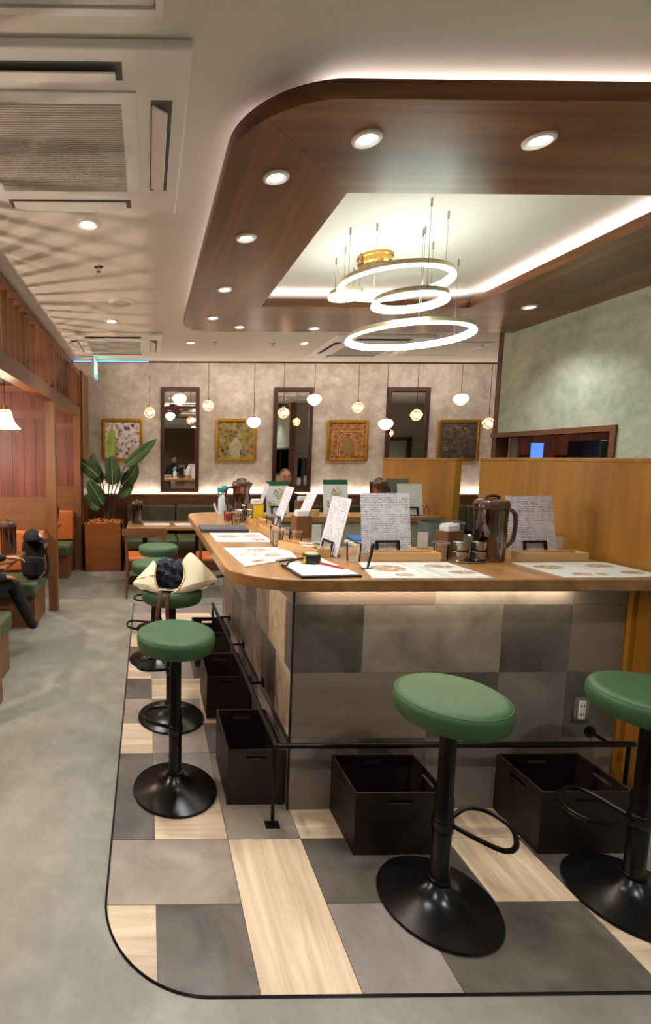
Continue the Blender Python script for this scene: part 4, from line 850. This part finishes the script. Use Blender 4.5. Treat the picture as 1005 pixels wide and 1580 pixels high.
# planter and plant
pl = T('planter', 'square brown wood planter box filled with bark chips', 'planter', (-.605, 6.99, 0)); q = .265
for k in range(4): ob('side_panel', B().box(-q, q, -q, -q + .02, 0, .66), wood('planter_wood', '6a3a18', '8f5526', 'x', .4, 6), pl, rot=(0, 0, k * PI / 2), smooth=0)
ob('soil', B().box(-q + .02, q - .02, -q + .02, q - .02, .5, .62), plain('soil', '3a2616', .9), pl, smooth=0)
bc = B(); random.seed(11)
for i in range(240):
    x, y = random.uniform(-.22, .22), random.uniform(-.22, .22); s_ = random.uniform(.012, .028); z = .62 + random.uniform(0, .04) + .03 * (1 - (x * x + y * y) / .1)
    M_ = Euler((random.uniform(-1, 1), random.uniform(-1, 1), random.uniform(0, 6))).to_matrix()
    bc.add([M_ @ Vector(v) + Vector((x, y, z)) for v in ((-s_, -s_ * .5, -.004), (s_, -s_ * .6, -.004), (s_ * .8, s_ * .5, -.003), (-s_ * .9, s_ * .6, -.004), (-s_, -s_ * .5, .005), (s_, -s_ * .6, .004), (s_ * .8, s_ * .5, .005), (-s_ * .9, s_ * .6, .004))], [(0, 3, 2, 1), (4, 5, 6, 7), (0, 1, 5, 4), (1, 2, 6, 5), (2, 3, 7, 6), (3, 0, 4, 7)])
bo = ob('bark_chips', bc, BARK, pl, smooth=0); bo['kind'] = 'stuff'
pt = T('bird_of_paradise_plant', 'tall potted plant with large paddle shaped green leaves', 'plant', (-.55, 6.99, .62))
def leaf(base, mid, tip, wid, m, face=(0, -1, 0), fold=.25):
    base, mid, tip = Vector(base), Vector(mid), Vector(tip); n = 12; rows = []; F = Vector(face)
    b = B(); vs = []; fs = []
    for i in range(n + 1):
        t_ = i / n; p = base * (1 - t_) ** 2 + mid * 2 * t_ * (1 - t_) + tip * t_ * t_; d = (mid - base) * 2 * (1 - t_) + (tip - mid) * 2 * t_
        s_ = d.cross(F).normalized(); w_ = wid * (math.sin(PI * (t_ ** .75)) ** .6 if 0 < t_ < 1 else .02); nn = s_.cross(d).normalized()
        rp = .012 * math.sin(i * 2.1)
        for u in (-1, -.5, 0, .5, 1): vs.append(p + s_ * w_ * u + nn * (abs(u) * w_ * fold + (rp if abs(u) == 1 else 0)))
    for i in range(n):
        for k in range(4): fs.append((i * 5 + k, i * 5 + k + 1, i * 5 + 6 + k, i * 5 + 5 + k))
    b.add(vs, fs); o = ob('leaf', b, m, pt, smooth=70); md = o.modifiers.new('solid', 'SOLIDIFY'); md.thickness = .002
    rib = ob('midrib', B().tube([base * (1 - t_) ** 2 + mid * 2 * t_ * (1 - t_) + tip * t_ * t_ + F * .004 for t_ in [i / 8 for i in range(9)]], [.006 - .0005 * i for i in range(9)], 6), plain('leaf_rib', '9db070', .5), o)
    root = Vector((random.uniform(-.04, .04), random.uniform(-.03, .03), 0)); ob('stem', B().tube(sub([tuple(root), tuple(root * .6 + (base * .5) + Vector((0, 0, .05))), tuple(base)], 4), [.013 - .0008 * i for i in range(9)], 8), STEM, pt)
random.seed(4)
LV = [((.05, .0, .92), (.03, .02, 1.12), (.06, -.04, 1.36), .075, LEAFL), ((.07, -.06, .55), (.06, -.1, .78), (.06, -.02, .96), .12, LEAFD), ((.24, -.02, .82), (.42, -.1, .95), (.68, -.12, 1.19), .085, LEAF), ((.18, .05, .55), (.36, .0, .66), (.40, -.04, .86), .10, LEAFD), ((.14, .08, .38), (.30, .06, .47), (.33, .04, .66), .08, LEAF),
      ((-.08, .04, .58), (-.2, .06, .72), (-.22, .1, 1.0), .09, LEAF), ((-.12, -.06, .66), (-.22, -.1, .78), (-.42, -.1, .92), .10, LEAFD), ((-.06, -.1, .28), (-.16, -.14, .46), (-.28, -.14, .66), .105, LEAFD), ((-.12, -.02, .22), (-.22, -.05, .26), (-.3, -.06, .42), .07, LEAF)]
for a_ in LV: leaf(*a_)

# ------------------------------------------------------------------ left booths
PXF = -.91; PXB = -.99
scn = T('lattice_screen', 'slatted wooden screen above the booths on the left', 'screen', (0, 0, 0))
ob('top_rail', B().box(PXB, PXF, 1.2, 6.9, 2.645, 2.70), OAK_Y, scn, smooth=0); ob('beam', B().box(PXB - .02, PXF, 1.2, 6.9, 2.10, 2.225), OAK_Y, scn, smooth=0)
yb = 1.3
while yb < 6.8:
    if not (4.9 < yb < 5.1): piece('baluster', -.968, -.932, yb - .018, yb + .018, 2.225, 2.645, OAK_Z, scn)
    yb += .165
for y, lb in ((2.8, 'wooden booth post before the left edge'), (5.0, 'square wooden booth post between the two booths'), (6.86, 'wooden corner post at the end of the back wall')):
    t = T('booth_post', lb, 'post', (-.955, y, 0), 0, 'booth posts'); ob('shaft', B().box(-.045, .045, -.045, .045, 0, 2.10), OAK_Z, t, smooth=0); ob('upper_shaft', B().box(-.03, .046, -.045, .045, 2.225, 2.645), OAK_Z, t, smooth=0)
ob('corner_board', B().box(-.93, -.885, 6.905, 7.62, 0, 2.72), OAK_Z, wall_back, smooth=0)
def divider(lb, y, z0, z1, xa, xb, group):
    t = T('plank_divider', lb, 'divider', (0, y, 0), 0, group); x = xa; i = 0
    while x < xb - .01:
        x2 = min(x + .118, xb); piece('plank', x + .001, x2 - .001, -.012 - .002 * (i % 2), .012, z0, z1, RED_Z, t); x = x2; i += 1
    ob('upper_rail', B().box(xa, xb, -.028, .016, 1.93, 2.01), RED_X, t, smooth=0); ob('cap_rail', B().box(xa, xb, -.03, .02, 2.19, 2.25), RED_X, t, smooth=0); ob('base_board', B().box(xa, xb, -.03, .03, z0 - .34, z0), OAK_X, t, smooth=0); return t
divider('red brown plank divider behind the first booth', 5.0, 1.16, 2.2, XL + .02, -1.002, 'booth dividers'); divider('red brown plank wall behind the second booth', 6.86, 1.16, 2.2, XL + .02, -1.002, 'booth dividers')
def bench(lb, yb_, face, xb, group):
    t = T('booth_bench', lb, 'bench', (0, yb_, 0), 0, group); f = face
    def Y2(a_, b_): return (min(a_ * f, b_ * f), max(a_ * f, b_ * f))
    y0, y1 = Y2(.0, .10); ob('backrest', B().box(XL + .05, xb, y0, y1, .44, .84), ORANGE, t, bev=.02)
    y0, y1 = Y2(.0, .52); ob('seat', B().box(XL + .05, xb, y0, y1, .30, .43), GREEN2, t, bev=.025)
    y0, y1 = Y2(.0, .47); ob('plinth', B().box(XL + .05, xb - .02, y0, y1, 0.0, .30), OAK_X, t, smooth=0); return t
bench('booth bench with orange back below the plank divider', 4.93, -1, -1.01, 'booth benches'); bench('orange and green bench end in the second booth', 6.79, -1, -1.0, 'booth benches')
b3 = bench('near booth bench on which the person sits', 3.10, 1, -1.0, 'booth benches')
tag(ob('bench_end_panel', B().box(XL + .05, -.93, 3.02, 3.08, 0, .9), OAK_Z, smooth=0), 'low wooden bench end panel at the left edge', 'panel')
def btable(lb, x1, y0, y1):
    t = T('booth_table', lb, 'table', (0, 0, 0), 0, 'booth tables'); ob('top', B().box(XL + .03, x1, y0, y1, .70, .73), OAK_X, t, bev=.004); ob('pedestal', B().cyl((-1.65, (y0 + y1) / 2, .02), (-1.65, (y0 + y1) / 2, .7), .035, 14), BLACKM, t); ob('foot', B().box(-1.9, -1.4, (y0 + y1) / 2 - .2, (y0 + y1) / 2 + .2, 0, .02), BLACKM, t)
btable('wooden booth table in front of the seated person', -1.07, 3.68, 4.36); btable('wooden table corner in the second booth', -1.08, 5.62, 6.24)
pitcher('brown pitcher standing in the second booth', (-1.16, 6.0), 1.0, 1.0, .731); pitcher('dark pitcher on the booth table by the backpack', (-1.19, 4.24), 2.2, 1.0, .731)
def blamp(lb, y, X=-1.12, z=1.80, bm=None):
    t = T('booth_pendant', lb, 'pendant lamp', (X, y, z), 0, 'booth pendant lamps')
    b = B(); n = 24; prof = [(.035, .13), (.05, .11), (.06, .06), (.08, .02), (.115, -.02)]; vs = []; fs = []
    for r, z in prof:
        for k in range(n):
            rr = r * (1 + .03 * math.cos(8 * 2 * PI * k / n)); vs.append((rr * math.cos(2 * PI * k / n), rr * math.sin(2 * PI * k / n), z))
    for i in range(4):
        for k in range(n): fs.append((i * n + k, i * n + (k + 1) % n, (i + 1) * n + (k + 1) % n, (i + 1) * n + k))
    b.add(vs, fs); ob('glass_shade', b, SHADEM, t, smooth=60); ob('rim', B().tube([(.118 * math.cos(2 * PI * k / 24), .118 * math.sin(2 * PI * k / 24), -.02) for k in range(24)], .003, 6, True), plain('white_glass_rim', 'f2e8d8', .2), t)
    ob('bulb', B().ball((0, 0, .0), .026, 14, 10), bm or BULBS, t); ob('cap', B().lathe([(0, .128), (.038, .128), (.03, .16), (0, .165)], 18), BRASS, t); ob('cord', B().cyl((0, 0, .16), (0, 0, .46), .004, 6), BLACKP, t)
    ob('ceiling_cap', B().lathe([(0, .442), (.055, .447), (.06, .459), (0, .459)], 18), WHITE, t)
SHADEM, nt, b_ = newmat('pleated_glass_shade')
tr = N(nt, 'ShaderNodeBsdfTransparent'); tr.inputs[0].default_value = (1, .93, .84, 1); em = N(nt, 'ShaderNodeEmission'); em.inputs[0].default_value = (1, .78, .5, 1); em.inputs[1].default_value = 2.2
ms = N(nt, 'ShaderNodeMixShader'); ms.inputs[0].default_value = .45; nt.links.new(tr.outputs[0], ms.inputs[1]); nt.links.new(em.outputs[0], ms.inputs[2]); nt.links.new(ms.outputs[0], nt.nodes['Material Output'].inputs[0])
blamp('lit pleated glass pendant lamp in the first booth', 4.0); blamp('lit glass pendant lamp in the second booth', 5.95, -1.36)
for y, lb in ((1.95, 'lit pendant lamp over the booth outside the left edge'), (3.95, 'lit pendant lamp deep inside the first booth'), (5.95, 'lit pendant lamp deep inside the second booth')): blamp(lb, y, -1.88, 1.80, BULBD)
for y in (1.95, 3.95, 5.95): tag(ob('lamp_beam', B().box(XL, PXB - .021, y - .025, y + .025, 2.26, 2.30), OAK_X, smooth=0), {1.95: 'wooden lamp beam over the booth outside the left edge', 3.95: 'wooden beam carrying the lamps of the first booth', 5.95: 'wooden beam carrying the lamps of the second booth'}[y], 'beam', 'booth lamp beams')

# backpack and cap on the booth bench
t = T('backpack', 'black backpack standing on the green booth bench', 'backpack', (-1.07, 4.62, .431))
def sq(v, e_): return math.copysign(abs(v) ** e_, v)
def lump(p):
    p = Vector((sq(p.x / .13, .42) * .105, sq(p.y / .1, .45) * .08, sq(p.z / .2, .5) * .18))
    return Vector((p.x * (1 - .1 * max(p.z, 0) / .22), p.y, p.z)) * (1 + .03 * math.sin(40 * p.x + 30 * p.z))
ob('body', B().ball((0, 0, .19), (.13, .1, .2), 24, 16, fn=lump), BLACKF, t); ob('front_pocket', B().box(-.08, .09, -.125, -.07, .03, .2), BLACKF, t, bev=.03)
ob('strap', B().tube(sub([(.09, .0, .3), (.14, -.03, .2), (.15, -.05, .08), (.1, -.06, .02)], 4), .012, 8), BLACKF, t); ob('grab_handle', B().tube(sub([(-.03, 0, .36), (0, 0, .41), (.03, 0, .36)], 4), .007, 8), BLACKF, t); ob('zip', B().tube(sub([(-.1, -.1, .2), (.02, -.135, .22), (.12, -.09, .2)], 4), .004, 6), STEEL, t)
t = T('baseball_cap', 'black baseball cap with white emblem on top of the backpack', 'cap', (-1.05, 4.52, .82), .5)
ob('crown', B().ball((0, 0, 0), (.085, .1, .085), 24, 12, fn=lambda p: Vector((p.x, p.y, max(p.z, -.012)))), BLACKF, t)
br = [(0, 0)]; b = B(); vs = []; fs = []
for i in range(7):
    a_ = math.radians(-70 + 140 * i / 6); r0, r1 = .075, .155
    for r in (r0, r1): vs.append((r * math.cos(a_) * 1.0, r * math.sin(a_) * .9, -.004 - (.02 if r == r1 else 0) - .01 * abs(math.sin(a_))))
for i in range(6): fs.append((i * 2, i * 2 + 2, i * 2 + 3, i * 2 + 1))
o = ob('brim', b.add(vs, fs), BLACKF, t); md = o.modifiers.new('s', 'SOLIDIFY'); md.thickness = .006
EM = B().box(-.022, -.014, -.003, .003, -.022, .022)
for z in (-.022, -.004, .015): EM.box(-.014, .018, -.003, .003, z, z + .008)
ob('emblem', EM, WHITE, t, (.058, -.062, .035), (-.35, 0, .75), smooth=0); ob('button', B().ball((0, 0, .085), (.008, .008, .005), 8, 5), BLACKF, t)

# ------------------------------------------------------------------ people
def skinmesh(chains, name):
    """chains: list of polylines [(point, radius)...] sharing points become one skin-modifier body"""
    pts = []; rad = []; edges = []; idx = {}
    for c in chains:
        prev = None
        for p, r in c:
            k = tuple(round(v, 4) for v in p)
            if k not in idx: idx[k] = len(pts); pts.append(p); rad.append(r)
            i = idx[k]
            if prev is not None and prev != i: edges.append((prev, i))
            prev = i
    me = bpy.data.meshes.new(name); me.from_pydata(pts, edges, []); o = bpy.data.objects.new(name, me); COL.objects.link(o)
    o.modifiers.new('skin', 'SKIN'); sv = me.skin_vertices[0].data
    for i, r in enumerate(rad): sv[i].radius = (r, r) if not isinstance(r, tuple) else r
    sv[0].use_root = True
    o.modifiers.new('sub', 'SUBSURF').levels = 2
    dg = bpy.context.evaluated_depsgraph_get(); dg.update(); m2_ = bpy.data.meshes.new_from_object(o.evaluated_get(dg))
    vs = [tuple(v.co) for v in m2_.vertices]; fs = [tuple(p.vertices) for p in m2_.polygons]
    bpy.data.objects.remove(o); return vs, fs
def seg_d(p, a_, b_):
    a_, b_ = Vector(a_), Vector(b_); ab = b_ - a_; t_ = max(0, min(1, (p - a_).dot(ab) / max(ab.length_squared, 1e-9))); return (p - a_ - ab * t_).length
def add_hand(b, wrist, d, nrm, side, mi, curl=.5):
    wrist, d, nrm = Vector(wrist), Vector(d).normalized(), Vector(nrm).normalized(); s_ = d.cross(nrm).normalized() * side
    M_ = Matrix((s_, d, nrm)).transposed()
    b.ball(wrist + d * .045, 1, 14, 10, mi, fn=lambda p: M_ @ Vector((p.x * .04, p.y * .055, p.z * .016)))
    for k, (off, ln) in enumerate(((-.029, .062), (-.01, .078), (.01, .074), (.028, .058))):
        p0 = wrist + d * .075 + s_ * off; p1 = p0 + (d * math.cos(curl * .5) - nrm * math.sin(curl * .5)) * ln * .45; p2 = p1 + (d * math.cos(curl * 1.2) - nrm * math.sin(curl * 1.2)) * ln * .3; p3 = p2 + (d * math.cos(curl * 1.8) - nrm * math.sin(curl * 1.8)) * ln * .25
        b.tube([p0, p1, p2, p3], [.0095, .009, .008, .006], 8, mi=mi)
    q = wrist + d * .02 - s_ * .03; b.tube([q, q + d * .03 - s_ * .022, q + d * .058 - s_ * .03 - nrm * .008], [.011, .010, .007], 8, mi=mi)
def person(name, label, chains, matseg, mats, head, hands, face=(0, -1, 0), hairstyle='short', loc=(0, 0, 0), age=False, hairm=None):
    t = T(name, label, 'person', loc); vs, fs = skinmesh(chains, name); b = B(); b.add(vs, fs)
    for i, f in enumerate(fs):
        c = Vector((0, 0, 0))
        for k in f: c += Vector(vs[k])
        c /= len(f); best = min(matseg, key=lambda s_: seg_d(c, s_[0], s_[1]) - s_[3]); b.m[i] = best[2]
    H = Vector(head); F = Vector(face).normalized(); S = Vector((0, 0, 1)).cross(F).normalized(); U = Vector((0, 0, 1)); M_ = Matrix((S, F, U)).transposed()
    sk = len(mats) - 2
    def hf(p):
        x, y, z = p; jaw = 1 - .28 * max(0, -z) ** 1.5; return M_ @ Vector((x * .075 * jaw, y * .095 * (1 - .12 * max(0, -z)) + (.012 if z < -.3 and y > 0 else 0), z * .118))
    b.ball(H, 1, 22, 16, sk, fn=hf)
    b.ball(H + F * .098 - U * .012, 1, 10, 8, sk, fn=lambda p: M_ @ Vector((p.x * .014, p.y * .02, p.z * .025 - .3 * abs(p.y) * .01)))
    for s_ in (-1, 1):
        b.ball(H + F * .083 + S * .032 * s_ + U * .008, (.011, .011, .007), 8, 6, sk + 1); b.ball(H + F * .086 + S * .032 * s_ + U * .03, 1, 8, 6, sk + 1, fn=lambda p: M_ @ Vector((p.x * .02, p.y * .006, p.z * .004)))
        b.ball(H + S * .076 * s_ - U * .005, 1, 8, 6, sk, fn=lambda p: M_ @ Vector((p.x * .01, p.y * .02, p.z * .03)))
    b.ball(H + F * .086 - U * .052, 1, 10, 6, sk + 1 if not age else sk, fn=lambda p: M_ @ Vector((p.x * .024, p.y * .006, p.z * .005)))
    for hd in hands: add_hand(b, *hd[:4], sk, hd[4])
    ob('body', b, mats, t, smooth=70)
    hb = B()
    if hairstyle == 'balding':
        hb.ball(H - F * .014 + U * .016, 1, 20, 14, fn=lambda p: M_ @ Vector((p.x * .081, (min(p.y, .62) if p.z > .55 else min(p.y, .15)) * .1, max(p.z, -.5) * .114)))
    else:
        hb.ball(H - F * .012 + U * .02, 1, 22, 14, fn=lambda p: M_ @ Vector((p.x * .087, (p.y if p.z > .35 else min(p.y, .3)) * .105, max(p.z, -.5) * .118)))
    ob('hair', hb, hairm or HAIR, t, smooth=70)
    return t
def seated(px, py, pz, fy, knees, feet, lh, rh, elbL, elbR, torso=.52, lean=0.0):
    P = (px, py, pz); C1 = (px, py + fy * (.02 + lean * .3), pz + .22); C2 = (px, py + fy * (.0 + lean), pz + torso); NK = (px, py + fy * (.03 + lean), pz + torso + .10); ND = (px, py + fy * (.05 + lean), pz + torso + .17)
    c = [[(P, (.16, .12)), (C1, (.15, .11)), (C2, (.16, .105)), (NK, (.055, .055)), (ND, (.052, .052))]]
    ms_ = [(P, C1, 0, .14), (C1, C2, 0, .14), (C2, (px, py + fy * (.01 + lean), pz + torso + .05), 0, .12), (NK, ND, 2, .05)]
    for s_, kn, ft, el, hd in ((-1, knees[0], feet[0], elbL, lh), (1, knees[1], feet[1], elbR, rh)):
        sh = (px + s_ * .185, py + fy * lean, pz + torso - .01); hp = (px + s_ * .09, py + fy * .05, pz - .01)
        c.append([(C2, (.16, .105)), (sh, .065), (el, .046), (hd, .031)]); ms_ += [(C2, sh, 0, .06), (sh, el, 0, .06), (el, hd, 0, .045)]
        c.append([(P, (.16, .12)), (hp, .095), (kn, .066), (tuple(kn[i] * .45 + ft[i] * .55 for i in range(3)), .052), (ft, .038)]); ms_ += [(hp, kn, 1, .08), (kn, ft, 1, .055)]
        toe = (ft[0], ft[1] + fy * .12, ft[2] - .02); c.append([(ft, .038), (toe, .032)]); ms_.append((ft, toe, 3, .05))
    return c, ms_, ND
SHOE = plain('black_shoe', '17130f', .5)
# seated person at the left edge, facing away into the booth
c, ms_, nd = seated(-1.34, 3.42, .53, 1, [(-1.46, 3.86, .53), (-1.07, 3.84, .60)], [(-1.46, 3.78, .09), (-.93, 3.93, .20)], (-1.10, 3.86, .775), (-1.06, 3.66, .665), (-1.46, 3.66, .80), (-1.13, 3.40, .74), .5, .04)
person('person', 'person in dark top and black trousers seated in the left booth, hand on thigh', c, ms_, [PLUM, BLACKF, SKIN, SHOE, SKIN, HAIR], (nd[0], nd[1] + .03, nd[2] + .11), [((-1.10, 3.86, .775), (.8, .5, -.1), (0, .1, 1), -1, .5), ((-1.06, 3.66, .665), (.25, 1, -.25), (.1, .25, 1), 1, .5)], (0, 1, 0))
# man on the back bench, facing the viewer
c, ms_, nd = seated(1.91, 7.06, .56, -1, [(1.78, 6.6, .53), (2.04, 6.6, .53)], [(1.78, 6.62, .09), (2.04, 6.62, .09)], (1.80, 6.5, .745), (2.04, 6.5, .745), (1.66, 6.85, .76), (2.16, 6.85, .76), .45, .08)
person('person', 'balding man in black sitting on the back bench behind the menus', c, ms_, [BLACKF, BLACKF, SKIN, SHOE, SKIN, HAIR], (nd[0], nd[1] - .03, nd[2] + .10), [((1.80, 6.5, .745), (.2, -1, 0), (0, 0, 1), 1, .4), ((2.04, 6.5, .745), (-.2, -1, 0), (0, 0, 1), -1, .4)], (0, -1, 0), 'balding', hairm=plain('grey_hair', '4a423c', .7))
# person seen only in the left mirror, sitting on a stool beside the viewer
st_ = dup(so, (.83, -.75, 0), 0, 'green bar stool under the dark haired person seen in the mirror', 'green bar stools')
c, ms_, nd = seated(.83, -.75, .85, 1, [(.72, -.34, .80), (.94, -.34, .80)], [(.74, -.36, .36), (.92, -.36, .36)], (.74, -.3, .92), (.92, -.3, .92), (.58, -.62, 1.0), (1.08, -.62, 1.0), .4, .1)
person('person', 'dark haired person in black seen in the left mirror', c, ms_, [BLACKF, BLACKF, SKIN, SHOE, SKIN, HAIR], (nd[0], nd[1] + .03, nd[2] + .07), [((.74, -.3, .92), (.1, 1, -.2), (0, .2, 1), -1, .4), ((.92, -.3, .92), (-.1, 1, -.2), (0, .2, 1), 1, .4)], (0, 1, -.2))
